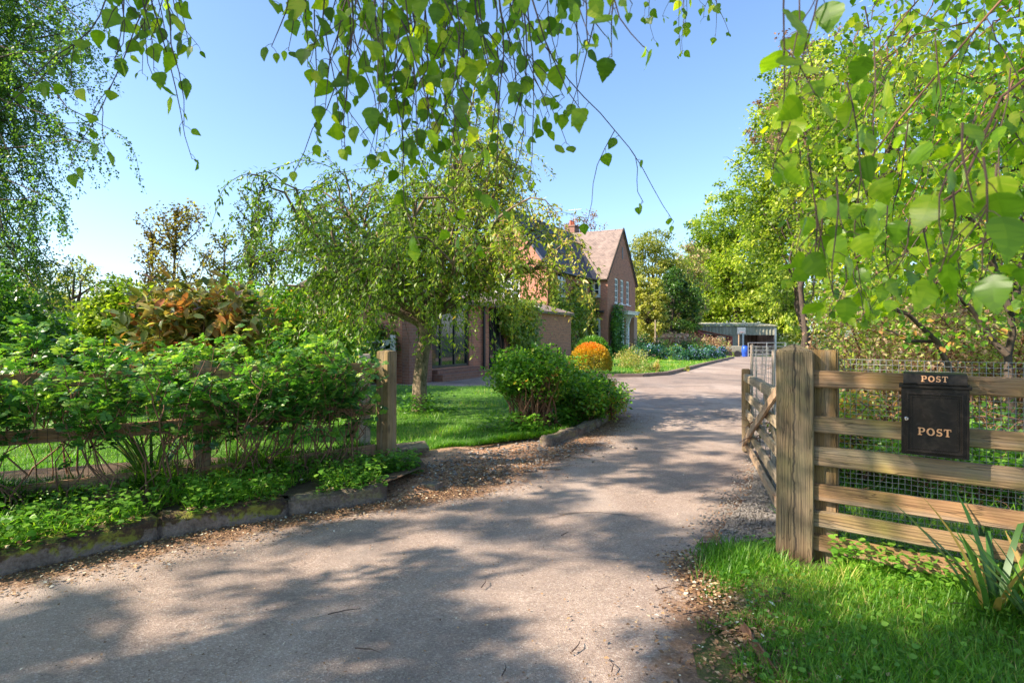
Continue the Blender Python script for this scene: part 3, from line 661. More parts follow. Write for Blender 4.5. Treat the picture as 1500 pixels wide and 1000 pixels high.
ubox(cm, ch + U * 7.7, .85, .7, 2.0); ubox(cm, ch + U * 8.72, .95, .8, .1)
chim = cm.build('chimney', M['brick_new'], house)
for s_ in (-.2, .2):
    MB().tube([ch + D1 * s_ + U * 8.76, ch + D1 * s_ + U * 9.1, ch + D1 * s_ + U * 9.12], [.12, .1, .13], 10).build('chimney_pot', M['terracotta'], chim)
ae = MB(); q = ch + D1 * .5; ae.tube([q + U * 8.2, q + U * 10.1], .02, 5); ae.tube([q + U * 10 - D2 * .5, q + U * 10.02 + D2 * .5], .015, 4)
for i in range(6): c_ = q + U * 10 + D2 * (-.45 + .18 * i); ae.tube([c_ - D1 * .22, c_ + D1 * .22], .008, 4)
ae.build('aerial', M['grey_metal'], chim)

# single storey garden wing with tall dark framed glass doors
annex = empty('garden_wing', (-2.8, 14.5, 0), 'low brick garden wing with dark framed glass doors behind the weeping tree', 'house wing')
W0 = Vector((-2.78, 14.45, 0)); AL = 7.2; W1 = W0 + D1 * AL; AZ = 2.3; AD = 4.6
opa = [(1.05, 3.1, .32, 2.15), (4.25, 5.3, .1, 2.1)]
wall('wall', W0, W1, -.05, AZ, M['brick'], annex, -D2, opa)
wall('wall', W0, W0 + D2 * AD, -.05, AZ, M['brick'], annex, -D1, [], 3.1); wall('wall', W1, W1 + D2 * AD, -.05, AZ, M['brick'], annex, D1, [], 3.1); wall('wall', W0 + D2 * AD, W1 + D2 * AD, -.05, AZ, M['brick'], annex, D2)
for o_, c_ in zip(opa, (3, 2)): window(annex, W0, W1, -D2, *o_, cols=c_, rows=1, fr=.07, bar=.06, mat=M['dark_frame'], sill=False).name = 'glass_door'
rf = MB(); hr = AD / 2; rs = .8 / hr; o2 = .25
for sg in (0, 1):
    base = (lambda p: p - D2 * o2 + U * (AZ - rs * o2 + .02)) if sg == 0 else (lambda p: p + D2 * (AD + o2) + U * (AZ - rs * o2 + .02))
    apx = lambda p: p + D2 * hr + U * (AZ + .82)
    roof_plane(rf, [base(W0 - D1 * .2), base(W1 + D1 * .2), apx(W1 + D1 * .2), apx(W0 - D1 * .2)], D1, ((D2 * hr + U * .8) if sg == 0 else (D2 * -hr + U * .8)))
rf.build('roof', M['tile'], annex)
MB().bar(W1 + D1 * .23 - D2 * o2 + U * 2.2, W1 + D1 * .23 + D2 * hr + U * 3.1, .05, .13).build('verge_board', M['white'], annex)
st = MB(); ubox(st, W0 + D1 * 2.3 - D2 * .28 + U * .08, 2.6, .5, .2); ubox(st, W0 + D1 * 2.3 - D2 * .13 + U * .22, 2.3, .25, .12); st.build('step', M['brick_new'], annex)
MB().tube([W0 + D1 * 3.85 - D2 * .07 + U * 2.2, W0 + D1 * 3.85 - D2 * .07 + U * .02], .045, 8).build('downpipe', M['dark_frame'], annex)
for s_ in (.15, .75):
    pz = MB(); ubox(pz, W0 + D1 * s_ - D2 * .12 + U * 1.0, .34, .24, 2.1); pz.build('brick_pier', M['brick_new'], annex)
lk = W1 + D2 * 1.6
link_e = lk + D1 * 7.6
wall('wall', lk, link_e, -.4, 2.35, M['brick'], annex, -D2, [(2.0, 3.6, .8, 2.1)]); window(annex, lk, link_e, -D2, 2.0, 3.6, .8, 2.1, cols=3, rows=2)
rl = MB(); roof_plane(rl, [lk - D2 * .2 + U * 2.3, link_e - D2 * .2 + U * 2.3, link_e + D2 * 2.6 + U * 3.1, lk + D2 * 2.6 + U * 3.1], D1, D2 * 2.8 + U * .8); rl.build('roof', M['tile'], annex)
# white garden gate left of the wing
wg = empty('white_gate', (-3.1, 14.2, 0), 'white painted slatted garden gate beside the brick garden wing', 'gate')
ga = Vector((-4.6, 14.9, 0)); gb = Vector((-3.0, 14.35, 0)); gd = (gb - ga).normalized()
for p in (ga, gb): MB().box(p + U * .62, (.1, .1, 1.24), Rg).build('stile', M['white'], wg)
for z_ in (.2, .42, .64, .86, 1.08): MB().bar(ga + gd * .06 + U * z_, gb - gd * .06 + U * z_, .03, .075).build('rail', M['white'], wg)
MB().bar(ga + gd * .08 + U * .2 - Vector((.012, .035, 0)), gb - gd * .08 + U * 1.05 - Vector((.012, .035, 0)), .03, .07).build('brace', M['white'], wg)
# ---------------------------------------------------------------- timber pieces (own local axes so the grain follows them)
def plank(name, a, b_, wd, ht, mat, parent, bevel=.006, wob=.004, seed=0, up=Vector((0, 0, 1))):
    """local X runs from a to b; wd across, ht up"""
    a = Vector(a); b_ = Vector(b_); L = (b_ - a).length; x = (b_ - a).normalized(); y = up.cross(x).normalized(); z = x.cross(y)
    bm = bmesh.new(); bmesh.ops.create_cube(bm, size=1); bmesh.ops.scale(bm, vec=(L, wd, ht), verts=bm.verts)
    bmesh.ops.bevel(bm, geom=bm.edges[:], offset=bevel, segments=2, affect='EDGES')
    n_ = max(2, int(L / .12))
    for i in range(1, n_):
        bmesh.ops.bisect_plane(bm, geom=bm.verts[:] + bm.edges[:] + bm.faces[:], plane_co=(-L / 2 + L * i / n_, 0, 0), plane_no=(1, 0, 0))
    for v in bm.verts:
        s = a.x * 3.1 + a.z * 7.7 + seed
        v.co.z += wob * 2 * mnoise.noise(Vector((v.co.x * 1.7, s, 0))) + wob * .5 * mnoise.noise(Vector((v.co.x * 9, s, v.co.z * 9)))
        v.co.y += wob * 1.2 * mnoise.noise(Vector((v.co.x * 1.9, s, 5)))
    me = bpy.data.meshes.new(name); bm.to_mesh(me); bm.free()
    o = bpy.data.objects.new(name, me); COL.objects.link(o); me.materials.append(mat)
    Mx = Matrix((x, y, z)).transposed().to_4x4(); Mx.translation = (a + b_) / 2
    if parent is not None:
        o.parent = parent; o.matrix_parent_inverse = PINV(parent)
    o.rotation_mode = 'QUATERNION'; o.location = Mx.translation; o.rotation_quaternion = Mx.to_quaternion()
    return o
def upright(name, base, w1, w2, h, mat, parent, rz=0, peak=0, bevel=.008, label=None, cat=None, group=None):
    """post whose local Z is up; peak = height of a four sided pyramid top"""
    bm = bmesh.new(); bmesh.ops.create_cube(bm, size=1); bmesh.ops.scale(bm, vec=(w1, w2, h), verts=bm.verts); bmesh.ops.translate(bm, vec=(0, 0, h / 2), verts=bm.verts)
    if peak:
        top = [f for f in bm.faces if f.normal.z > .9]; r = bmesh.ops.poke(bm, faces=top); r['verts'][0].co.z += peak
    bmesh.ops.bevel(bm, geom=[e for e in bm.edges], offset=bevel, segments=2, affect='EDGES')
    for i in range(1, 12): bmesh.ops.bisect_plane(bm, geom=bm.verts[:] + bm.edges[:] + bm.faces[:], plane_co=(0, 0, h * i / 12), plane_no=(0, 0, 1))
    for v in bm.verts:
        v.co.x += .006 * mnoise.noise(Vector((v.co.z * 2, base[0], 1))); v.co.y += .006 * mnoise.noise(Vector((v.co.z * 2, base[0], 7)))
    me = bpy.data.meshes.new(name); bm.to_mesh(me); bm.free(); o = bpy.data.objects.new(name, me); COL.objects.link(o); me.materials.append(mat)
    if parent is not None: o.parent = parent; o.matrix_parent_inverse = PINV(parent)
    o.location = base; o.rotation_euler.z = rz
    return tag(o, label, cat, group)
def wire_panel(name, a, b_, z0, z1, dx, dz, r, mat, parent, sag=.006):
    """welded wire netting between two ground points"""
    a = Vector(a); b_ = Vector(b_); L = (b_ - a).length; m_ = MB(); nx = int(L / dx); nz = int((z1 - z0) / dz)
    nrm = Vector((0, 0, 1)).cross((b_ - a).normalized())
    def P(i, z):
        p = a.lerp(b_, i / nx); s = mnoise.noise(Vector((i * .23, z * 2.1, a.x))) * sag * 4
        return Vector((p.x, p.y, z + mnoise.noise(Vector((i * .3, z, 8))) * sag)) + nrm * s
    for i in range(nx + 1):
        zz = [z0 + (z1 - z0) * k / 5 for k in range(6)]; m_.tube([P(i, z) for z in zz], r, 4, False)
    for j in range(nz + 1):
        z = z0 + (z1 - z0) * j / nz; m_.tube([P(i, z) for i in range(0, nx + 1, 2)] + ([P(nx, z)] if nx % 2 else []), r, 4, False)
    return m_.build(name, mat, parent)

# ---------------------------------------------------------------- right: gate post, slatted fence, post box, open gate
RD = Vector((1.43, -1, 0)).normalized(); RP = Vector((1.5, 3.08, 0)); RN = Vector((-.573, -.82, 0)).normalized()
rza = math.atan2(RD.y, RD.x)
upright('gate_post', (1.515, 3.06, -.1), .175, .175, 1.265, M['big_post'], None, rz=-.42, peak=.04, bevel=.006,
        label='thick square timber gate post with a pointed top and a long dark crack', cat='gate post')
fr = empty('slatted_fence', (1.7, 2.95, 0), 'weathered slatted timber fence to the right of the thick gate post', 'fence')
bd = RP + RD * .16 + RN * -.03
o = upright('backing_board', bd + Vector((0, 0, -.1)), .135, .07, 1.27, M['post_board'], fr, rz=rza)
for i_, t in enumerate((1.75,)):
    upright('post', RP + RD * t - RN * .06 + Vector((0, 0, -.1)), .12, .1, 1.2, M['post'], fr, rz=rza)
for k, (zt, h) in enumerate(((1.062, .088), (.823, .085), (.663, .1), (.468, .088), (.327, .085), (.2, .085))):
    z = zt - h / 2
    a = RP + RD * .075 + RN * .03 + Vector((0, 0, z + .002 * k)); b_ = RP + RD * 2.15 + RN * .03 + Vector((0, 0, z - .004 * k))
    o = plank('rail', a, b_, .032, h, M['rail'], fr, seed=k, wob=.004)
    nl = MB()
    for s_ in (.12,):
        c_ = RP + RD * s_ + RN * .046 + Vector((0, 0, z)); nl.tube([c_, c_ + RN * .004], .0065, 8)
    nl.build('nail', M['nail'], o)
    n2_ = MB(); c_ = RP + RD * .19 + RN * .046 + Vector((0, 0, z + .02)); n2_.tube([c_, c_ + RN * .003], .005, 8); n2_.build('nail', M['nail'], o)
wire_panel('wire_netting', RP + RD * .2 - RN * .1, RP + RD * 2.2 - RN * .1, .08, 1.12, .026, .026, .0013, M['wire'], fr, .003)

pb = empty('post_box', RP + RD * .628, 'black steel post box lettered POST in copper, hung on the slatted fence', 'post box')
BX = RD; BZ = Vector((0, 0, 1)); BY = -RN
Rb = Matrix((BX, BY, BZ)).transposed()
pc = RP + RD * .628 + RN * .105; s0 = -.133; zb0, zb1 = .695, 1.005
tilt = .035
def bx_(name, x, y, z, sx, sy, sz, mat, parent, bev=.004):
    m_ = MB(); m_.box(pc + BX * x + BY * y + BZ * z, (sx, sy, sz), Rb); return m_.build(name, mat, parent, bevel=bev)
body = bx_('body', 0, .0, (zb0 + zb1) / 2, .25, .105, zb1 - zb0, M['black_paint'], pb)
bx_('cap', 0, 0, 1.012, .268, .122, .016, M['black_paint'], pb, .003)
# sloping letter flap: a wedge
fl = MB(); A = [(-.057, 1.02), (-.048, 1.068), (-.03, 1.074), (.05, 1.074), (.05, 1.02)]
fl.prism([pc + BX * -.118 + BY * y_ + BZ * z_ for y_, z_ in A], BX * .236); flap = fl.build('letter_flap', M['black_paint'], pb, bevel=.003)
bx_('flap_lip', 0, -.062, 1.026, .236, .012, .008, M['black_paint'], flap, .002)
door_ = bx_('door', 0, -.0555, .846, .222, .008, .278, M['black_paint'], pb, .002)
dm = MB()
for x_, z_, sx, sz in ((0, .978, .206, .007), (0, .714, .206, .007), (-.1, .846, .007, .257), (.1, .846, .007, .257)): dm.box(pc + BX * x_ + BY * -.062 + BZ * z_, (sx, .008, sz), Rb)
dm.build('door_rim', M['black_paint'], door_, bevel=.002)
dm = MB()
for x_, z_, sx, sz in ((0, .965, .176, .004), (0, .728, .176, .004), (-.086, .846, .004, .233), (.086, .846, .004, .233)): dm.box(pc + BX * x_ + BY * -.0605 + BZ * z_, (sx, .006, sz), Rb)
dm.build('door_moulding', M['black_paint'], door_, bevel=.0015)
lk_ = MB(); c_ = pc + BX * -.105 + BY * -.064 + BZ * .862; lk_.tube([c_, c_ - BY * .012, c_ - BY * .015], [.0095, .0095, .007], 14); lk_.build('lock', M['chrome'], door_)
kh = MB(); kh.box(c_ - BY * .0158, (.0022, .001, .009), Rb); kh.build('keyhole', M['nail'], door_)

def strip(m_, pts2, w_, O, ex, ez, ny, dep=.0018):
    """a ribbon of variable width along 2-D points, raised by dep"""
    n_ = len(pts2); L_, R_ = [], []
    for i in range(n_):
        a = Vector(pts2[max(0, i - 1)]); b_ = Vector(pts2[min(n_ - 1, i + 1)]); t = (b_ - a).normalized(); q = Vector((-t.y, t.x)); ww = w_[i] if hasattr(w_, '__len__') else w_
        L_.append(Vector(pts2[i]) + q * ww / 2); R_.append(Vector(pts2[i]) - q * ww / 2)
    to3 = lambda p, d: O + ex * p.x + ez * p.y + ny * d
    for i in range(n_ - 1):
        f4 = [L_[i], L_[i + 1], R_[i + 1], R_[i]]
        m_.face([to3(p, dep) for p in f4])
        for u, v in ((f4[0], f4[1]), (f4[2], f4[3])): m_.face([to3(u, dep), to3(v, dep), to3(v, 0), to3(u, 0)])
def post_text(O, ex, ez, ny, H, name, parent, dep=.002):
    """the word POST in slab serif capitals, letter height H, starting at O"""
    def arc(cx, cz, rx, rz_, a0, a1, n_=14): return [(cx + rx * math.cos(math.radians(a0 + (a1 - a0) * i / n_)), cz + rz_ * math.sin(math.radians(a0 + (a1 - a0) * i / n_))) for i in range(n_ + 1)]
    m_ = MB(); S = .2; sf = .12; x = 0
    def ws(k, th=.19, tn=.1): # thick at the sides of a round stroke
        return [tn + (th - tn) * abs(math.cos(math.radians(a))) for a in k]
    def put(pts, w_): strip(m_, [(H * (x + p[0]), H * p[1]) for p in pts], [H * q for q in w_] if hasattr(w_, '__len__') else H * w_, O, ex, ez, ny, dep + .0002 * (len(m_.f) % 5))
    # P
    put([(.2, 0.1), (.2, .9)], S); put([(0, .05), (.46, .05)], .1); put([(0, .95), (.36, .95)], .1)
    put([(.3, .95)] + arc(.45, .7, .25, .25, 90, -90) + [(.3, .45)], [.1] + [.1 + .1 * math.cos(math.radians(90 - 180 * i / 14)) for i in range(15)] + [.1])
    x += .98
    # O
    put(arc(.42, .5, .34, .43, 0, 360, 28), [.13 + .09 * abs(math.cos(math.radians(360 * i / 28))) for i in range(29)])
    x += 1.02
    # S
    put(arc(.33, .71, .21, .22, 20, 230, 12) + arc(.33, .29, .24, .22, 70, -160, 14), [.09 + .1 * math.sin(math.pi * i / 27) ** 1 for i in range(28)])
    put([(.55, .74), (.55, .99)], .08); put([(.08, .01), (.08, .27)], .08)
    x += .8
    # T
    put([(.4, .1), (.4, .93)], S); put([(.02, .93), (.78, .93)], .12); put([(.2, .05), (.6, .05)], .1); put([(.05, .68), (.05, .93)], .08); put([(.75, .68), (.75, .93)], .08)
    return m_.build(name, M['copper_paint'], parent)
post_text(pc + BX * -.062 + BY * -.0597 + BZ * .79, BX, BZ, -BY, .034, 'lettering', door_)
nf = (Vector((0, 0, 0)) + BY * -1).normalized(); e2 = (BY * .009 + BZ * .048).normalized()
post_text(pc + BX * -.05 + BY * -.0545 + BZ * 1.034, BX, e2, BX.cross(e2), .0275, 'lettering', flap)

# the open five bar gate, seen almost end on, with netting above it
og = empty('field_gate', (1.75, 3.75, 0), 'open five bar timber gate swung back along the drive', 'gate')
g0 = Vector((1.66, 3.42, 0)); g1 = Vector((2.47, 6.0, 0)); gdv = (g1 - g0).normalized(); gn = Vector((-gdv.y, gdv.x, 0))
gz = lambda t, zA, zB: zA + (zB - zA) * t
upright('hanging_stile', g0 + Vector((0, 0, .05)), .075, .075, .95, M['post'], og, rz=math.atan2(gdv.y, gdv.x))
upright('shutting_stile', g1 + Vector((0, 0, .02)), .08, .08, .87, M['post'], og, rz=math.atan2(gdv.y, gdv.x))
for k, (za, zb) in enumerate(((.86, .80), (.66, .61), (.47, .43), (.29, .26), (.12, .1))):
    plank('bar', g0 + gdv * .04 + Vector((0, 0, za)), g1 - gdv * .04 + Vector((0, 0, zb)), .03 if k else .06, .075, M['gate_wood'], og, seed=k)
plank('brace', g0.lerp(g1, .03) + gn * .035 + Vector((0, 0, .92)), g0.lerp(g1, .97) + gn * .035 + Vector((0, 0, .12)), .022, .075, M['gate_wood'], og)
plank('brace', g0.lerp(g1, .04) + gn * -.035 + Vector((0, 0, .12)), g0.lerp(g1, .55) + gn * -.035 + Vector((0, 0, .8)), .022, .07, M['gate_wood'], og)
wire_panel('wire_netting', g0 + gdv * .02 - gn * .055, g1 - gn * .055, .08, 1.14, .05, .05, .0016, M['wire'], og, .01)
upright('netting_batten', g1 - gn * .06 + Vector((0, 0, .05)), .03, .025, 1.1, M['grey_wood'], og)
upright('netting_batten', g0.lerp(g1, .45) - gn * .075 + Vector((0, 0, .05)), .028, .02, 1.08, M['grey_wood'], og)

# ---------------------------------------------------------------- left: post and rail fence, gate post, white post
LD = Vector((-1.42, -1, 0)).normalized(); LP = Vector((-1.26, 5.2, 0)); lrz = math.atan2(-LD.y, -LD.x)
upright('gate_post', (-1.14, 5.17, -.1), .135, .125, 1.2, M['post'], None, rz=-.5, peak=.012, bevel=.005, label='square timber post ending the rose covered fence, lighter on its right face', cat='gate post')
upright('white_post', Vector((-1.375, 5.3, -.1)), .1, .1, 1.17, M['grey_wood'], None, rz=.3, label='slimmer whitish weathered post just behind the fence end post', cat='post')
lf = empty('rail_fence', (-2.2, 4.5, 0), 'three rail brown timber fence with wire netting, overgrown by rose bushes', 'fence')
for t in (1.44, 2.9, 4.4, 5.9):
    upright('post', LP + LD * t + Vector((.0, .0, -.1)) + Vector((.03, .045, 0)), .115, .1, 1.15, M['post'], lf, rz=lrz)
for k, (zc, ) in enumerate(((.945,), (.57,), (.2,))):
    for a_, b_ in ((-.02, 1.44), (1.45, 2.9), (2.91, 4.4), (4.41, 5.9)):
        plank('rail', LP + LD * a_ + Vector((0, -.035, zc + .008 * math.sin(a_ * 3 + k))), LP + LD * b_ + Vector((0, -.035, zc + .012 * math.sin(b_ * 2 + k))), .04, .095, M['rail_left'], lf, seed=k + a_)
wire_panel('wire_netting', LP + LD * .02 + Vector((.01, -.075, 0)), LP + LD * 5.2 + Vector((.01, -.075, 0)), .1, 1.0, .055, .06, .0013, M['wire_dark'], lf, .006)

# ---------------------------------------------------------------- far yard: shed, barn, fences, bin, board, pole
def corrug(m_, a, b_, c, d_, pitch, amp, n_max=140):
    """corrugated sheet over the quad a-b (along) c-d (opposite edge), ribs run a->d"""
    a, b_, c, d_ = map(Vector, (a, b_, c, d_)); L = (b_ - a).length; n_ = min(n_max, int(L / pitch) * 2); nr = (b_ - a).cross(d_ - a).normalized()
    P = [];
    for i in range(n_ + 1):
        t = i / n_; s = nr * (amp if i % 2 else 0); P.append((a.lerp(b_, t) + s, d_.lerp(c, t) + s))
    for (p, q), (r, s) in zip(P, P[1:]): m_.face([p, r, s, q])
barn = empty('open_barn', (18, 68, -1), 'low open fronted barn with corrugated green grey sheeting at the end of the drive', 'barn')
BY_ = 66.0; x0 = (1022 - CX) / F * BY_; x1 = (1136 - CX) / F * BY_; zt = CAMH + (490 - 478) / F * BY_; zo = CAMH - (492 - 490) / F * BY_ - .02
za_ = -1.05; xo = (1086 - CX) / F * BY_
m_ = MB(); corrug(m_, (x0, BY_, zt - 1.0), (x1, BY_, zt - 1.0), (x1, BY_, zt), (x0, BY_, zt), .38, .09); m_.build('fascia', M['barn_sheet'], barn)
m_ = MB(); m_.box(((x0 + x1) / 2, BY_ - .05, zt + .04), (x1 - x0 + .3, .3, .08)); m_.build('eaves_trim', M['barn_sheet'], barn)
m_ = MB(); corrug(m_, (x0, BY_ + .1, za_), (xo, BY_ + .1, za_), (xo, BY_ + .1, zt - 1), (x0, BY_ + .1, zt - 1), .38, .07); m_.build('front_wall', M['barn_sheet'], barn)
m_ = MB(); corrug(m_, (x0, BY_ + 5, za_), (x1, BY_ + 5, za_), (x1, BY_ + 5, zt), (x0, BY_ + 5, zt), .5, .07); corrug(m_, (x1, BY_ + 5, za_), (x1, BY_ + .2, za_), (x1, BY_ + .2, zt), (x1, BY_ + 5, zt), .5, .07)
m_.build('inner_wall', M['barn_inner'], barn)
m_ = MB(); corrug(m_, (x0 - .2, BY_ - .2, zt + .1), (x1 + .2, BY_ - .2, zt + .1), (x1 + .2, BY_ + 5.2, zt + .5), (x0 - .2, BY_ + 5.2, zt + .5), .5, .07); m_.build('roof', M['barn_sheet'], barn)
for x_ in (xo + .1, x1 - .1): MB().box((x_, BY_ - .12, (za_ + zt) / 2 - .1), (.22, .2, zt - za_ - .2)).build('pillar', M['grey_metal'], barn)
shed = empty('red_shed', (14, 58, -.9), 'red boarded shed with a shallow rusty corrugated roof left of the barn', 'shed')
Ys = 57.0; px2 = lambda p, Y=Ys: (p - CX) / F * Y; pz = lambda p, Y=Ys: CAMH - (p - HY) / F * Y
A0 = Vector((px2(1008), Ys, -1)); A1 = Vector((px2(1036), Ys + 1, -1)); BK = Vector((2.6, 7.5, 0)); hE = pz(490) + 1; hR = pz(482) + 1
m_ = MB(); U = Vector((0, 0, 1))
Am = (A0 + A1) / 2 + Vector((-.2, 0, 0))
m_.face([A0, A1, A1 + U * hE, Am + U * hR, A0 + U * hE]); m_.face([A1, A1 + Vector((3.2, 5, 0)), A1 + Vector((3.2, 5, 0)) + U * hE, A1 + U * hE]); m_.face([A0, A0 + BK, A0 + BK + U * hE, A0 + U * hE])
m_.build('boarded_wall', M['red_timber'], shed)
m_ = MB(); e_ = Vector((3.4, 2.2, 0))
corrug(m_, Am + U * (hR + .05) + Vector((-.2, -.3, 0)), Am + U * (hR + .05) + Vector((1.4, 6, 0)), A1 + Vector((3.6, 4.5, 0)) + U * (hE - .1), A1 + Vector((2.6, -.6, 0)) + U * (hE - .15), .4, .06)
corrug(m_, Am + U * (hR + .05) + Vector((-.2, -.3, 0)), Am + U * (hR + .05) + Vector((1.4, 6, 0)), A0 + BK + Vector((-.3, 0, 0)) + U * (hE - .1), A0 + Vector((-.4, -.4, 0)) + U * (hE - .1), .4, .06)
m_.build('roof', M['red_roof'], shed)
m_ = MB(); m_.bar(Am + U * hR + Vector((-.2, -.36, 0)), A0 + Vector((-.4, -.46, 0)) + U * (hE - .16), .06, .2); m_.bar(Am + U * hR + Vector((-.2, -.36, 0)), A1 + Vector((.3, -.5, 0)) + U * (hE - .15), .06, .2); m_.build('verge_board', M['red_timber'], shed)
for k in range(4):
    q = A1 + Vector((2.7 + .25 * k, -.3 + 1.1 * k, 0)); MB().box(q + U * hE * .45, (.14, .14, hE * .95)).build('veranda_post', M['red_timber'], shed)
# backboard on a post
bb = empty('basketball_hoop', at(1086, 510, 50), 'small grey basketball backboard on a pole before the barn', 'basketball hoop')
q = at(1086, 490, 50); MB().box((q.x, q.y, q.z + .35), (.72, .04, .55)).build('backboard', M['grey_metal'], bb); MB().tube([(q.x - .2, q.y + .08, -1.0), (q.x - .2, q.y + .08, q.z + .5)], .06, 8).build('pole', M['gate_wood'], bb)
rg = MB(); rg.tube([(q.x + .12 * math.cos(a) * 1.6, q.y - .25 + .2 * math.sin(a), q.z + .2) for a in [i * math.pi / 6 for i in range(13)]], .015, 5); rg.build('hoop', M['red_timber'], bb)
# blue barrel, trailer, metal gate
br = empty('blue_barrel', at(1091, 512, 46), 'bright blue plastic barrel beside the far metal gate', 'barrel')
q = at(1091, 512, 46); zb_ = zg(46)
MB().tube([(q.x, q.y, zb_), (q.x, q.y, zb_ + .05), (q.x, q.y, zb_ + .3), (q.x, q.y, zb_ + .33), (q.x, q.y, zb_ + .65), (q.x, q.y, zb_ + .68), (q.x, q.y, zb_ + .8), (q.x, q.y, zb_ + .85)], [.2, .22, .24, .26, .26, .25, .23, .2], 18).build('body', M['blue_plastic'], br, True)
MB().tube([(q.x, q.y, zb_ + .852), (q.x, q.y, zb_ + .9)], .19, 18).build('lid', M['blue_plastic'], br)
mg = empty('metal_gate', at(1105, 500, 42), 'galvanised tubular field gate at the far end of the drive', 'gate')
a = at(1096, 502, 42); b_ = at(1150, 501, 42)
for z_ in (a.z, a.z - .28, a.z - .56, a.z - .84): MB().tube([(a.x, a.y, z_), (b_.x, b_.y, z_)], .03, 6).build('bar', M['grey_metal'], mg)
for t in (0, .5, 1): MB().tube([(a.x + (b_.x - a.x) * t, a.y, a.z + .03), (a.x + (b_.x - a.x) * t, a.y, zg(42))], .035, 6).build('upright', M['grey_metal'], mg)
tr = empty('garden_trailer', at(1072, 510, 48), 'pale green garden trailer parked beside the red shed', 'trailer')
q = at(1070, 510, 48); z_ = zg(48); m_ = MB(); m_.box((q.x, q.y, z_ + .65), (1.8, 1.0, .5)); m_.build('body', M['barn_sheet'], tr, bevel=.03)
for s_ in (-.35, .35): MB().tube([(q.x + s_, q.y - .62, z_ + .26), (q.x + s_, q.y - .5, z_ + .26)], .26, 16).build('wheel', M['dark_frame'], tr)
MB().tube([(q.x - .9, q.y, z_ + .5), (q.x - 1.7, q.y, z_ + .4)], .04, 6).build('drawbar', M['grey_metal'], tr)
# pink garden wall and dark fence behind the beds, flag pole
gw = empty('garden_wall', at(985, 510, 52), 'pinkish rendered garden wall at the back of the flower beds', 'wall')
a = at(938, 498, 52); b_ = at(1008, 498, 53)
MB().bar((a.x, a.y, .15), (b_.x, b_.y, .15), .25, 2.2).build('wall_panel', M['pink_wall'], gw); MB().bar((a.x, a.y, 1.3), (b_.x, b_.y, 1.3), .4, .1).build('coping', M['kerb_far'], gw)
df = empty('paddock_fence', at(980, 510, 46), 'dark post and rail paddock fence in front of the pink wall', 'fence')
a = at(962, 510, 46); b_ = at(1000, 510, 47)
for t in (0, .33, .66, 1): p = a.lerp(b_, t); MB().box((p.x, p.y, .25), (.16, .14, 1.9)).build('post', M['bark_dark'], df)
for z_ in (.05, .5, .95): MB().bar((a.x, a.y - .1, z_), (b_.x, b_.y - .1, z_), .05, .13).build('rail', M['bark_dark'], df)
q = at(960, 510, 44); 
fp = MB(); fp.tube([(q.x, q.y, -.5), (q.x, q.y, 2.4)], [.08, .055], 8); tag(fp.build('pole', M['gate_wood'], None), 'slim pale wooden pole standing among the flower beds', 'pole')
# low grey roofed outbuilding beyond the left hedge
ob = empty('outbuilding', at(100, 470, 34), 'low flat roofed pale outbuilding just visible over the ivy hedge', 'outbuilding')
a = at(30, 453, 34); b_ = at(146, 455, 34)
MB().box(((a.x + b_.x) / 2, 36.2, 1.05), (b_.x - a.x, 4.2, 2.9)).build('wall_panel', M['pink_wall'], ob); MB().box(((a.x + b_.x) / 2, 36.2, 2.68), (b_.x - a.x + .8, 5, .34)).build('roof', M['grey_metal'], ob)
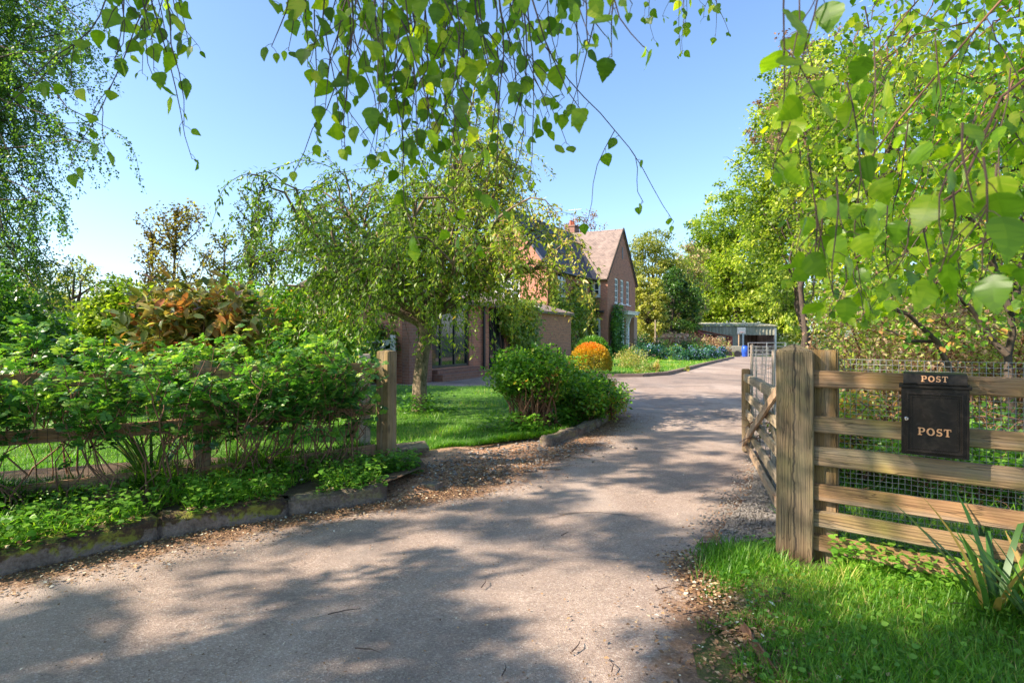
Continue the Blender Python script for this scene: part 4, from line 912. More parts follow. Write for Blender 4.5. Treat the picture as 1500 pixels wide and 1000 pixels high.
# ---------------------------------------------------------------- foliage machinery
def unit(a): return a / np.maximum(1e-9, np.linalg.norm(a, axis=-1, keepdims=True))
def T_diamond(wd=.32, fold=.06, curl=-.1):
    V = np.array([(0, 0, 0), (-wd, .42, fold), (0, 1, curl), (wd, .42, fold)], float); return V, np.array([(0, 2, 1), (0, 3, 2)])
def T_oval(wd=.36, fold=.07, curl=-.14):
    V = np.array([(0, 0, 0), (0, .5, 0), (0, 1, curl), (-wd * .8, .22, fold), (-wd, .5, fold), (-wd * .6, .8, fold + curl * .5), (wd * .8, .22, fold), (wd, .5, fold), (wd * .6, .8, fold + curl * .5)], float)
    return V, np.array([(0, 1, 4), (0, 4, 3), (1, 2, 5), (1, 5, 4), (0, 6, 7), (0, 7, 1), (1, 7, 8), (1, 8, 2)])
def T_birch(seed=0, curl=-.15):
    """toothed rhombic birch leaf with a drawn out tip, cupped along the midrib"""
    r = np.random.default_rng(seed); asp = r.uniform(.8, 1.12); sk = r.uniform(-.08, .08)
    out = [(.02, 0), (.2, .03), (.33, .12), (.38, .2), (.43, .23), (.425, .31), (.445, .35), (.40, .42), (.41, .47), (.34, .54), (.34, .59), (.26, .66), (.25, .71), (.16, .79), (.13, .85), (.05, .94), (0, 1.0)]
    rib = np.linspace(0, 1, 7); V = [(sk * math.sin(y * 3), y, curl * y * y) for y in rib]; F_ = []
    f = r.uniform(.05, .16); tw = r.uniform(-.05, .05)
    for sg in (1, -1):
        b = len(V)
        for x, y in out[:-1]: V.append((sg * x * asp * r.uniform(.94, 1.04) + sk * math.sin(y * 3), y, curl * y * y + f * x * (1 - .5 * y) * 1.2 + tw * sg * x - .35 * max(0, x - .25) ** 2 * 4 + r.uniform(-.006, .006)))
        idx = list(range(b, b + len(out) - 1)) + [6]
        ribi = lambda y: int(round(y * 6))
        cur = 0
        for i in range(len(idx) - 1):
            y1 = V[idx[i + 1]][1]; nr = min(6, ribi(y1))
            tri = (cur, idx[i], idx[i + 1]); F_.append(tri if sg > 0 else tri[::-1])
            while cur < nr and idx[i + 1] != 6:
                tri = (cur, idx[i + 1], cur + 1); F_.append(tri if sg > 0 else tri[::-1]); cur += 1
    F_ = [t for t in F_ if len(set(t)) == 3]
    V = np.array(V, float); F_ = np.array(F_); cy = V[F_].mean(1); k_ = np.floor((cy[:, 1] - np.abs(cy[:, 0]) * .5) * 9).astype(int)   # side veins: bands of tint
    return V, F_, (k_ % 2) * .11 - .05 + .05 * np.sign(cy[:, 0]) - .08 * (np.abs(cy[:, 0]) < .05)
def T_blade(n=3, wd=.03, bend=.35):
    V = []; F_ = []
    for i in range(n):
        t = i / n; q = wd * (1 - t * .6); V += [(-q, t, -bend * t * t), (q, t, -bend * t * t)]
    V.append((0, 1, -bend))
    for i in range(n - 1): a = 2 * i; F_ += [(a, a + 1, a + 3), (a, a + 3, a + 2)]
    a = 2 * (n - 1); F_.append((a, a + 1, a + 2)); return np.array(V, float), np.array(F_)
def scatter(T, P, d, n, s):
    """copies of template T: local y along d, local z near n, scale s -> verts, tris"""
    V, F_ = T; P = np.asarray(P, float); d = unit(np.asarray(d, float)); n = np.asarray(n, float)
    x = np.cross(d, n); bad = np.linalg.norm(x, axis=1) < 1e-4; x[bad] = np.cross(d[bad], np.array([.3, .5, .8])); x = unit(x); z = np.cross(x, d)
    s = np.asarray(s, float).reshape(-1, 1, 1)
    W = P[:, None, :] + s * (V[None, :, 0:1] * x[:, None] + V[None, :, 1:2] * d[:, None] + V[None, :, 2:3] * z[:, None])
    k = len(V); T_ = F_[None] + (np.arange(len(P)) * k)[:, None, None]
    return W.reshape(-1, 3), T_.reshape(-1, 3)
class Leaves:
    def __init__(s): s.V = []; s.T = []; s.A = []; s.n = 0
    def add(s, T, P, d, n, sc, v):
        if len(P) == 0: return
        if len(T) == 3:
            W, F_ = scatter(T[:2], P, d, n, sc); s.V.append(W); s.T.append(F_ + s.n); s.n += len(W)
            s.A.append(np.clip(np.repeat(np.asarray(v, float), len(T[1])) + np.tile(T[2], len(P)), 0, 1)); return
        W, F_ = scatter(T, P, d, n, sc); s.V.append(W); s.T.append(F_ + s.n); s.n += len(W)
        s.A.append(np.repeat(np.clip(np.asarray(v, float), 0, 1), len(T[1])))
    def build(s, name, mat, parent=None, smooth=False):
        return link(name, np_mesh(name, np.concatenate(s.V), np.concatenate(s.T), np.concatenate(s.A), smooth), mat, parent)
def rdir(n, down=0.0, flat=1.0):
    a = RNG.normal(size=(n, 3)); a[:, 2] *= flat; a = unit(a); a[:, 2] -= down; return unit(a)
def upn(n, spread=.7):
    a = RNG.normal(size=(n, 3)) * spread; a[:, 2] = np.abs(a[:, 2]) + 1; return unit(a)
def leaf_cloud(L, centres, radii, per, size, T, down=.3, flat=.8, vbase=.5, vvar=.22, cvar=.16, squash=.75, spread=.8, sun=0.0):
    """leaves in clumps; each clump has its own tint"""
    C_ = np.asarray(centres); n = len(C_); R = np.broadcast_to(np.asarray(radii, float), (n,))
    P = np.repeat(C_, per, 0); r = np.repeat(R, per)
    g = RNG.normal(size=(n * per, 3)); g = unit(g) * (RNG.random((n * per, 1)) ** .45) * r[:, None]; g[:, 2] *= squash
    cv = np.repeat(RNG.normal(0, cvar, n), per)
    v = vbase + cv + RNG.normal(0, vvar, n * per)
    L.add(T, P + g, rdir(n * per, down, flat), upn(n * per, spread), size * RNG.uniform(.65, 1.3, n * per), v)
def curve(a, b_, sag=0, k=6, jit=0.0):
    a = np.asarray(a, float); b_ = np.asarray(b_, float); L = np.linalg.norm(b_ - a)
    t = np.linspace(0, 1, k)[:, None]; p = a + (b_ - a) * t; p[:, 2] += sag * L * np.sin(np.pi * t[:, 0])
    j = RNG.normal(0, jit * L, (k, 3)); j[0] = 0; j[-1] = 0; return p + j
def broadleaf(name, label, cat, group, base, H, centre, rad, nclump, per, leaf, mat, T=None, clump_r=.16, trunk_r=.2, bark='bark', vbase=.5, hollow=.45, limbs=24, lean=(0, 0), low=-.9, twigs=True, squash=.75, trunks=1, down=.3, cvar=.16, vvar=.22, crown='crown', uneven=.35):
    T = T or T_diamond(); base = np.array([base[0], base[1], zg(base[1]) if len(base) < 3 else base[2]]); rad = np.array(rad, float); centre = np.array(centre, float)
    root = empty(name, tuple(base), label, cat, group)
    u = unit(RNG.normal(size=(nclump * 4, 3))); u = u[u[:, 2] > low][:nclump]
    off = RNG.uniform(0, 50, 3)
    lump = np.array([mnoise.noise(Vector(q * 1.7 + off)) for q in u]) * uneven
    rr = (hollow + (1 - hollow) * RNG.random(len(u)) ** .6) * (1 + lump)
    C_ = centre + u * rr[:, None] * rad
    L = Leaves(); cr = clump_r * rad.mean() * RNG.uniform(.6, 1.4, len(C_))
    leaf_cloud(L, C_, cr, per, leaf, T, vbase=vbase, squash=squash, down=down, cvar=cvar, vvar=vvar)
    m_ = MB()
    for k in range(trunks):
        b0 = base + (RNG.normal(0, trunk_r * 2.2, 3) * (1, 1, 0) if trunks > 1 else 0); b0[2] -= .1
        top = centre + np.array([0, 0, rad[2] * .55]) + (RNG.normal(0, .3, 3) * rad if trunks > 1 else 0)
        tp = curve(b0, top, 0, 9, .012); r = np.linspace(trunk_r, trunk_r * .18, 9); r[0] *= 1.35
        m_.tube(tp, r, 9)
        order = RNG.permutation(len(C_))[: max(4, limbs // trunks)]
        for i in order:
            c = C_[i]; f = np.clip(RNG.uniform(.25, .8), 0, 1); j = f * 8; a = tp[int(j)] if c[2] > tp[int(j)][2] - rad[2] * .3 else tp[max(2, int(j * .6))]
            ln = np.linalg.norm(c - a); m_.tube(curve(a, c, .06, 6, .03), np.linspace(max(.012, trunk_r * .36), trunk_r * .05 + .004, 6), 5, False)
    m_.build('trunk', M[bark], root, True)
    if twigs:
        m2 = MB()
        for i in RNG.permutation(len(C_))[: min(len(C_), 160)]:
            for q in range(3): m2.tube(curve(C_[i], C_[i] + RNG.normal(size=3) * cr[i] * .8, .05, 4, .04), [.02 * rad.mean() * .12 + .004, .008, .006, .003], 4, False)
        m2.build('branch', M['bark_dark'], root)
    L.build(crown, M[mat], root); return root

# ---------------------------------------------------------------- the weeping tree on the lawn
def weeping_tree():
    b = np.array([-1.42, 8.75, .02]); root = empty('weeping_tree', tuple(b), 'small weeping cherry tree with knobbly trunk and drooping crown on the lawn', 'tree')
    fork = np.array([-1.33, 8.75, 1.38]); m_ = MB()
    pts = [b + (0, 0, -.1), b + (.0, 0, .12), b + (.0, 0, .5), b + (.05, 0, .95), fork + (.02, 0, -.12), fork + (0, 0, .1)]
    m_.tube(pts, [.17, .122, .108, .1, .112, .13], 14)
    L = Leaves(); LT = T_diamond(.2, .03, -.12); tw = MB()
    ends = [(-2.9, .3, 2.55), (-2.2, -1.2, 2.75), (-2.5, 1.3, 2.8), (-1.5, -.3, 3.0), (-1.0, 1.2, 3.1), (.15, -1.0, 3.2), (.75, .3, 3.75), (1.25, 1.1, 3.7), (1.6, -.2, 3.35), (2.2, .6, 2.7), (1.5, -1.2, 2.7), (-.7, -1.6, 2.4), (-.2, 1.9, 3.0), (.9, -1.6, 2.2), (2.3, -.6, 2.2), (-3.0, -.6, 2.0), (1.0, .0, 4.1), (1.9, .2, 3.9), (-2.0, .2, 3.25), (.6, .8, 4.2), (.9, .2, 4.35)]
    S = []
    for i, e in enumerate(ends):
        e = np.array([e[0] * (.62 if e[0] < 0 else .74) + b[0], e[1] * .9 + b[1], e[2] * .98]); mid = fork + (e - fork) * .45 + np.array([0, 0, .25]) + RNG.normal(0, .07, 3)
        t = np.linspace(0, 1, 9)[:, None]; p = (1 - t) ** 2 * fork + 2 * t * (1 - t) * mid + t ** 2 * e; p[1:-1] += RNG.normal(0, .03, (7, 3))
        m_.tube(p, np.linspace(.075 if i % 3 == 0 else .05, .014, 9), 7, False)
        for q in range(10):
            j = RNG.integers(3, 9); a = p[j]; dr = unit(RNG.normal(size=3) * (1, 1, .5) + (e - fork) * .35); ln = RNG.uniform(.35, .95)
            c = a + dr * ln + np.array([0, 0, RNG.uniform(-.05, .3)]); pp = curve(a, c, .16, 6, .03); m_.tube(pp, np.linspace(.022, .008, 6), 5, False)
            for h in range(4): S.append((pp[RNG.integers(2, 6)], dr))
    for a, dr in S:
        n_ = 11; ln = RNG.uniform(.45, 1.55) if RNG.random() < .8 else RNG.uniform(1.3, 2.1)
        if a[0] > b[0] + .5: ln *= .72
        d0 = unit(dr * (1, 1, .2) + RNG.normal(size=3) * .5 + np.array([0, 0, .25])); p = [np.array(a)]; st = ln / n_
        for k in range(n_):
            d0 = unit(d0 + np.array([0, 0, -.26]) + RNG.normal(size=3) * .2); q = p[-1] + d0 * st
            if q[2] < .95 + .5 * mnoise.noise(Vector((q[0] * 1.5, q[1] * 1.5, 4))): break
            p.append(q)
        if len(p) < 3: continue
        p = np.array(p); tw.tube(p, np.linspace(.006, .0022, len(p)), 4, False)
        m = int(len(p) * st / .021) + 2; t = RNG.random(m) * (len(p) - 1.001); i0 = t.astype(int); f = (t - i0)[:, None]; q = p[i0] * (1 - f) + p[i0 + 1] * f + RNG.normal(0, .035, (m, 3))
        ok = ~((np.hypot(q[:, 0] + 1.36, q[:, 1] - 8.75) < .5) & (q[:, 2] < 2.05)); q = q[ok]; i0 = i0[ok]; m = len(q)
        if m == 0: continue
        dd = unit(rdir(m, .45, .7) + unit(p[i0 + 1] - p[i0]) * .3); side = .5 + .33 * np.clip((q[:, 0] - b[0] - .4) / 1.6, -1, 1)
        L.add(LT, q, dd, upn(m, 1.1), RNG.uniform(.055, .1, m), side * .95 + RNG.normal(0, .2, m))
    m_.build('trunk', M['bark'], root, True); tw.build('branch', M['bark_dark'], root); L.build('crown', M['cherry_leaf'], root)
weeping_tree()

# ---------------------------------------------------------------- drooping birch sprays, close above the camera
BT = [T_birch(k, c) for k, c in ((1, -.1), (2, -.3), (3, .12), (4, -.2), (5, -.5), (6, .3), (7, -.05), (8, -.38))]
def px_of(q): return CX + F * q[0] / max(.05, q[1]), HY - F * (q[2] - CAMH) / max(.05, q[1])
def spray(L, tw, top, L_, lean, leaf, gap, r0=.0022, droop=.5, branch=True, dens=1.0, vb=.45, ymax=None):
    """one hanging shoot with alternate stalked leaves"""
    n_ = max(5, int(L_ / .05)); st = L_ / n_; d0 = unit(np.array([lean[0], lean[1], -1.0])); p = [np.array(top, float)]
    for k in range(n_):
        d0 = unit(d0 + np.array([0, 0, -droop * st * 3]) + RNG.normal(size=3) * .13); p.append(p[-1] + d0 * st)
    if ymax is not None:      # shoots end above the fence and the gate
        p = [q for i, q in enumerate(p) if i < 2 or px_of(q)[1] < ymax(px_of(q)[0]) - 18]
        if len(p) < 3 or px_of(p[1])[1] > ymax(px_of(p[1])[0]) - 18: return
    p = np.array(p); tw.tube(p, np.linspace(r0, max(.0007, r0 * .35), len(p)), 5, False)
    m = int(L_ / gap * dens); 
    for k in range(m):
        t = ((k + RNG.uniform(.1, .9)) / m if k < m - 2 else .97 + .03 * (k == m - 1)) * (len(p) - 1.001); i = int(t); q = p[i] + (p[i + 1] - p[i]) * (t - i)
        if RNG.random() < .12 and k < m - 2: continue
        a = RNG.uniform(0, 2 * np.pi); o = np.array([math.cos(a), math.sin(a), -RNG.uniform(.2, 1.0)]); pe = q + unit(o) * leaf * .38
        tw.tube([q, (q + pe) / 2 + (0, 0, .002), pe], [.0007, .0006, .0005], 3, False)
        dd = unit(np.array([o[0] * .35, o[1] * .35, -1]) + RNG.normal(size=3) * .33); nn = unit(np.array([RNG.normal(0, .8), -1 if RNG.random() < .6 else .3, RNG.normal(0, .6)]))
        if ymax is not None and px_of(pe)[1] + leaf * F / max(.1, pe[1]) * .7 > ymax(px_of(pe)[0]): continue
        sc = leaf * RNG.uniform(.45, 1.2) * (1 - .35 * (t / len(p)) ** 3)
        L.add(BT[RNG.integers(8)], [pe], [dd], [nn], [sc], [vb + RNG.normal(0, .22)])
    if branch:
        for k in range(max(1, int(L_ / .22))):
            i = RNG.integers(1, max(2, len(p) - 3)); a = RNG.uniform(0, 6.28)
            spray(L, tw, p[i], L_ * RNG.uniform(.18, .4), (math.cos(a) * .7, math.sin(a) * .7), leaf * .95, gap, r0 * .55, droop, False, dens, vb, ymax)
def crown_over(L, m_, centres, rs, per, leaf, vb=.45):
    leaf_cloud(L, centres, rs, per, leaf, T_diamond(.4, .05, -.1), down=.9, flat=.6, vbase=vb)

ob1 = empty('birch_tree', (-6.4, -.6, 0), 'overhanging birch whose long leafy shoots hang into the top of the view over the drive', 'tree', 'birch trees framing the view')
L = Leaves(); tw = MB()
# (pixel x where it enters, pixel y of its tip, distance, lean x)
A = [(172, 285, 1.3, .12), (205, 250, 1.25, .2), (218, 300, 1.3, .18), (186, 120, 1.2, .05), (250, 70, 1.3, .1),
     (432, 100, 1.1, -.12), (450, 130, 1.2, 0), (476, 205, 1.15, .05), (505, 265, 1.1, .1), (528, 300, 1.2, .05), (545, 185, 1.0, 0), (560, 250, 1.25, .12), (585, 235, 1.1, .12), (610, 300, 1.15, .02), (630, 250, 1.2, .05), (652, 200, 1.15, .0),
     (665, 150, 1.3, .1), (690, 215, 1.15, .0), (697, 310, 1.35, .02), (712, 390, 1.2, .02), (735, 340, 1.25, -.05), (748, 430, 1.3, .03), (757, 330, 1.15, .12), (775, 280, 1.25, .1), (740, 205, 1.2, -.1),
     (820, 110, 1.2, .02), (848, 170, 1.15, .08), (872, 175, 1.1, .05), (893, 120, .9, .05), (905, 100, 1.0, .02), (860, 90, .85, -.05), (600, 400, 1.2, -.02), (497, 235, 1.3, -.05),
     (960, 70, 2.3, .05), (988, 92, 2.2, .03), (1005, 105, 2.3, .08), (1030, 90, 2.2, -.02), (1046, 60, 2.2, .05), (1016, 60, 2.2, -.05)]
for k in range(14): A.append((RNG.uniform(430, 900), RNG.uniform(30, 150), RNG.uniform(1.0, 1.7), RNG.uniform(-.1, .1)))
for k in range(16): A.append((RNG.normal(585, 60), RNG.uniform(80, 270), RNG.uniform(.95, 1.5), RNG.uniform(-.05, .15)))
for k in range(16): A.append((RNG.uniform(470, 800), RNG.uniform(200, 330), RNG.uniform(1.0, 1.45), RNG.uniform(-.05, .12)))
for k in range(8): A.append((RNG.normal(215, 22), RNG.uniform(60, 200), RNG.uniform(1.1, 1.5), RNG.uniform(.0, .15)))
for px, py, Y, ln in A:
    z1 = at(px, -60, Y).z; z0 = at(px, py, Y).z; tp = at(px, -60, Y); LL = z1 - z0 - .03
    spray(L, tw, (tp.x, tp.y, tp.z), LL, (ln, RNG.normal(0, .06)), .040 if Y < 2 else .038, .042 if py > 150 else .03, .0019 if Y > .9 else .0016, .4, True, 1.0 if py < 330 else .6)
# the boughs they hang from (above the frame) reach back to the trunk
bo = MB()
for (x, y, z), r_ in (((.9, 2.4, 3.1), .03), ((.35, 1.1, 2.25), .022), ((-.15, 1.25, 2.3), .024), ((-.9, 1.4, 2.4), .02), ((.05, 2.0, 2.9), .02), ((.6, 1.0, 2.2), .016)):
    bo.tube(curve((-6.2, -.6, 6.0), (x, y, z), .16, 12, .012), np.linspace(r_ * 1.7, r_ * .3, 12), 7, False)
# high crown which dapples the drive
cc = []; rr_ = []
for k in range(6800):
    z = RNG.uniform(3.0, 8.0); X = RNG.uniform(-13.5, -.3); Yv = RNG.uniform(-5.5, 5.5)
    q = Vector((X * .55, Yv * .55, z * .4))
    lx, ly = X + 1.21 * z, Yv + .40 * z
    if -1.9 < lx < .4 and 4.4 < ly < 6.6 and RNG.random() < .9: continue
    if mnoise.noise(Vector((lx * .95, ly * 1.3, 3.3))) < -.22: continue
    if mnoise.noise(Vector((lx * 2.3, ly * 3.1, 7.7))) < -.17: continue
    if -5.2 < lx < -.9 and 2.4 + .25 * (-1 - lx) < ly + 1.2 and ly < 6.5 and RNG.random() < .93 and ly > 3.9 + (lx + .9) * .7: continue
    if lx > 1.3 and ly < 4 and RNG.random() < .45: continue
    if ly > 7.5 and RNG.random() < .85: continue
    # keep the part that the lens looks into free: those shoots hang above the frame
    if Yv > .3 and (z - CAMH) / Yv < .72: continue
    cc.append((X, Yv, z)); rr_.append(RNG.uniform(.1, .27))
for i in RNG.permutation(len(cc))[:9]: bo.tube(curve((-6.4 + RNG.normal(0, .2), -.6, RNG.uniform(3, 8)), cc[i], .08, 8, .02), np.linspace(.035, .006, 8), 6, False)
bo.tube([(-6.4, -.6, -.1), (-6.4, -.6, .2), (-6.35, -.5, 3), (-6.2, -.6, 6), (-6.3, -.4, 9.5)], [.34, .27, .22, .15, .04], 12)
crown_over(L, bo, cc, rr_, 60, .07)
bo.build('trunk', M['bark_grey'], ob1, True); tw.build('branch', M['twig'], ob1); L.build('crown', M['birch_leaf'], ob1)

ob2 = empty('birch_tree', (5.2, 1.6, 0), 'second birch whose low leafy branches crowd in from the right above the post box', 'tree', 'birch trees framing the view')
L = Leaves(); tw = MB(); bo = MB()
# reddish brown boughs sweeping down from the upper right
BG = [((3.2, 1.6, 3.4), at(1225, 300, 1.7)), ((3.6, 2.2, 3.6), at(1260, 110, 2.4)), ((3.0, 1.4, 2.6), at(1250, 380, 1.4)), ((3.5, 2.4, 3.0), at(1260, 420, 2.6)), ((4.2, 2.8, 3.4), at(1310, 330, 3.4)), ((4.2, 3.2, 3.9), at(1240, 260, 4.6)), ((3.0, 2.0, 2.1), at(1330, 460, 2.4)), ((4.6, 3.6, 3.2), at(1220, 440, 4.4)), ((4.6, 3.0, 4.4), at(1250, 150, 4.2))]
Sp = []
YM = lambda px: np.interp(px, [1090, 1120, 1150, 1230, 1300, 1500], [-50, 240, 440, 500, 480, 455])
for a, b_ in BG:
    a = np.array(a); b_ = np.array(b_); p = curve(a, b_, .14, 12, .013); bo.tube(p, np.linspace(.011, .0022, 12), 6, False)
    bo.tube(curve((5.2, 1.6, 3.5), a, .05, 6, .02), np.linspace(.04, .011, 6), 6, False)
    for i in range(2, 12):
        for q in range(2): Sp.append(p[i])
for q in Sp:
    if q[1] < .9 and False: continue
    ln = RNG.uniform(.2, .65); a = RNG.uniform(0, 6.28)
    spray(L, tw, q, ln, (math.cos(a) * .9, math.sin(a) * .6), .042, .034, .0016, .5, False, 1.1, .6, YM)
# big leaves very near the lens, as in the photograph
for px, p0, py, Y, ln in ((1150, -50, 240, .68, .1), (1205, -50, 120, .7, 0), (1175, -60, 170, .8, -.03), (1165, 150, 330, .8, .1), (1185, 230, 430, .82, .06), (1205, 300, 492, .78, .02), (1225, 330, 470, .85, .05), (1262, 250, 440, .9, -.05), (1300, 300, 470, .95, .0), (1430, 170, 380, .66, -.1), (1460, 240, 395, .6, -.2), (1395, 260, 400, .62, .0),
                     (1340, 290, 400, .8, -.1), (1240, 120, 300, .85, 0), (1280, 60, 260, .9, .05), (1330, 180, 400, 1.0, .0), (1370, 60, 300, 1.1, -.1), (1480, 100, 330, 1.0, -.1), (1455, 350, 420, 1.4, 0), (1215, 100, 360, 1.2, .05), (1175, 330, 460, 1.5, .1), (1410, 180, 390, .62, .02), (1440, 230, 400, .58, -.05), (1225, 260, 480, .74, 0), (1195, 300, 470, .7, .03), (1350, 320, 430, .8, .05), (1270, 420, 540, 2.0, 0), (1310, 410, 530, 2.2, .05)):
    tp = at(px, p0, Y); LL = (py - p0) / F * Y
    if (px * 7 + py) % 3 == 0 and py < 380: continue
    spray(L, tw, (tp.x, tp.y, tp.z), LL, (ln, .05), .043, .034, .0013, .3, py - p0 > 150, 1.15, .5, YM)
# fine canopy filling behind
cc = []; rr_ = []
for k in range(330):
    Yv = RNG.uniform(2.6, 7.2); px = RNG.uniform(1150, 1640); py = RNG.uniform(-200, 430)
    if py > 520 - (px - 1130) * .1 or px < 1210 + max(0, 120 - py) * .5: continue
    q = at(px, py, Yv); cc.append(tuple(q)); rr_.append(RNG.uniform(.14, .4))
leaf_cloud(L, cc, rr_, 26, .05, T_birch(7, -.1), down=1.0, flat=.6, vbase=.6, vvar=.25)
for c in cc[::2]: bo.tube(curve(np.array(c) + np.abs(RNG.normal(size=3)) * (.4, .2, .4) + (.3, .1, .3), c, .12, 8, .03), np.linspace(.005, .0015, 8), 5, False)
bo.tube([(5.2, 1.6, -.1), (5.25, 1.6, .3), (5.2, 1.7, 3.5), (5.0, 1.9, 7)], [.24, .19, .14, .04], 10)
bo.build('trunk', M['twig_red'], ob2, True); tw.build('branch', M['twig'], ob2); L.build('crown', M['birch_leaf'], ob2)

# tall birch at the left edge
def left_birch():
    root = empty('birch_tree', (-13.6, 10.5, 0), 'tall fine leaved birch filling the left edge from hedge to sky', 'tree', 'birch trees framing the view')
    L = Leaves(); bo = MB(); tw = MB(); b = np.array([-13.2, 11, 0]); bo.tube([b + (0, 0, -.1), b + (0, 0, .3), b + (.1, 0, 4), b + (.3, 0, 9), b + (.2, 0, 13)], [.33, .26, .2, .12, .03], 10)
    for k in range(230):
        z0 = RNG.uniform(1.8, 11); a = b + np.array([.2, 0, z0]); Y = RNG.uniform(9.8, 13.5); pe = RNG.uniform(-260, 165); py = RNG.uniform(-160, 470)
        lim = np.interp(py, [-160, 0, 100, 160, 290, 380, 460], [110, 165, 172, 185, 140, 130, 150]); pe = min(pe, lim - RNG.uniform(0, 90) - 5)
        e = np.array(at(pe, py, Y)); p = curve(a, e, .1, 10, .015); bo.tube(p, np.linspace(.045, .006, 10), 5, False)
        for i in range(3, 10):
            for q in range(4):
                ln = RNG.uniform(.35, 1.3); n_ = 8; d0 = unit(RNG.normal(size=3) * (1, 1, .3)); pp = [p[i]]
                for s in range(n_): d0 = unit(d0 + np.array([0, 0, -.35]) + RNG.normal(size=3) * .12); pp.append(pp[-1] + d0 * ln / n_)
                pp = np.array(pp)
                if q == 0: tw.tube(pp, np.linspace(.006, .002, len(pp)), 3, False)
                m = int(ln / .019); t = RNG.random(m) * (n_ - .01); j = t.astype(int); f = (t - j)[:, None]; c = pp[j] * (1 - f) + pp[j + 1] * f + RNG.normal(0, .03, (m, 3))
                L.add(T_diamond(.38, .05), c, rdir(m, .8, .6), upn(m, 1), RNG.uniform(.035, .062, m), .45 + RNG.normal(0, .25, m))
    bo.build('trunk', M['bark_dark'], root, True); tw.build('branch', M['bark_dark'], root); L.build('crown', M['birch_far'], root)
left_birch()
# ---------------------------------------------------------------- rose bushes along the left fence
POSTX = LP + LD * 1.44
def rose_bush(c, w_, H, low, label, nst=9, nl=430, seed=0):
    c = np.array([c[0], c[1], .1]); root = empty('rose_bush', tuple(c), label, 'bush', 'rose bushes grown through the left fence')
    st = MB(); L = Leaves(); LT = T_oval(.33, .08, -.12)
    tips = []
    for k in range(nst):
        a = c + np.array([RNG.normal(0, w_ * .22), RNG.normal(0, .07), -.03]); e = c + np.array([RNG.uniform(-w_, w_) * .62, RNG.normal(0, .16), H * RNG.uniform(.62, 1.06)])
        p = curve(a, e, 0, 8, .035); st.tube(p, np.linspace(RNG.uniform(.004, .009), .0025, 8), 5, False)
        for q in range(3):
            i = RNG.integers(3, 7); e2 = p[i] + np.array([RNG.uniform(-.2, .2), RNG.normal(0, .1), RNG.uniform(.1, .3)]); e2[2] = min(e2[2], c[2] + H)
            p2 = curve(p[i], e2, 0, 5, .03); st.tube(p2, np.linspace(.005, .002, 5), 4, False); tips.append(p2)
        tips.append(p[4:])
    n = nl; P = []; D = []; 
    for k in range(n):
        p = tips[RNG.integers(len(tips))]; t = RNG.random() ** .6 * (len(p) - 1.001); i = int(t); q = p[i] + (p[i + 1] - p[i]) * (t - i) + RNG.normal(size=3) * (.055, .05, .04)
        if q[2] < c[2] + low * RNG.uniform(.5, 1.2) and RNG.random() < .7: continue
        if abs(q[0] - POSTX[0]) < .1 and q[1] < POSTX[1] and q[2] < .68: continue
        a = RNG.uniform(0, 6.28); P.append(q); D.append((math.cos(a), math.sin(a), RNG.uniform(-.1, 1.5)))
    P = np.array(P); D = unit(np.array(D)); n = len(P); ax = D; sd_ = unit(np.cross(D, (0, 0, 1))); nn = unit(np.cross(sd_, D) + RNG.normal(0, .25, (n, 3)))
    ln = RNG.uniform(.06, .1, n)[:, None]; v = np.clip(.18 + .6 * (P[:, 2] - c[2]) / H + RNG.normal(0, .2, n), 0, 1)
    for f, sg, ang in ((.3, 1, 1), (.3, -1, 1), (.6, 1, .9), (.6, -1, .9), (.85, 1, .7), (.85, -1, .7), (1, 0, 0)):
        q = P + ax * ln * f; q[:, 2] -= (ln[:, 0] * f) ** 2 * 3.0; d = unit(ax * (1 - ang * .72) + sd_ * sg * ang + RNG.normal(0, .12, (n, 3)) + np.array([0, 0, -.12]))
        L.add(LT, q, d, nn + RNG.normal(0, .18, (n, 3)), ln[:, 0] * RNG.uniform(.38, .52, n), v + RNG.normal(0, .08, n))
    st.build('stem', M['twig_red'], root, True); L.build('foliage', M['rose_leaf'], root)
RL = ['rose bush at the far left edge with reddish stems rising from the mossy kerb', 'rose bush just right of the leftmost stems, behind the darkest moss',
      'rose bush left of the dark sword leaved iris', 'rose bush over the dark sword leaved iris, its bare stems crossing the fence rail', 'low leafy rose bush between iris and inner fence post',
      'rose bush in front of the inner fence post', 'rose bush just right of the inner fence post', 'tall rose bush midway between inner fence post and end post', 'dense rose bush to the left of the white post', 'last rose bush, its leaves against the fence end post']
tl = [2.95, 2.5, 2.1, 1.72, 1.45, 1.2, .94, .72, .52, .3]
for k, t in enumerate(tl):
    q = LP + LD * t * 1.0; q = q + Vector((.17, -.24, 0)) * (1 if k % 2 else .8)
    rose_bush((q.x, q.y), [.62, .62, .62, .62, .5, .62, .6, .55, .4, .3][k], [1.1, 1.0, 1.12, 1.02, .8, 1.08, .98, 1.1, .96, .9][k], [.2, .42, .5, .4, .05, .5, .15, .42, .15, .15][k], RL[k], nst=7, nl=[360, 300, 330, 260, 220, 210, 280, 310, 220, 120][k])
RL2 = ['rose bush behind the rails at the left edge', 'rose bush behind the rails, below the ivy hedge', 'rose bush behind the rails, below the bronze leaved shrub', 'rose bush behind the rails, under the branches of the weeping tree', 'rose bush behind the top rail beside the white post']
for k, t in enumerate((2.9, 2.2, 1.55, 1.0, .42)):
    q = LP + LD * t + Vector((-.22, .32, 0)); rose_bush((q.x, q.y), .85, [1.1, 1.2, 1.05, 1.18, 1.0][k], .66, RL2[k], nst=8, nl=360)

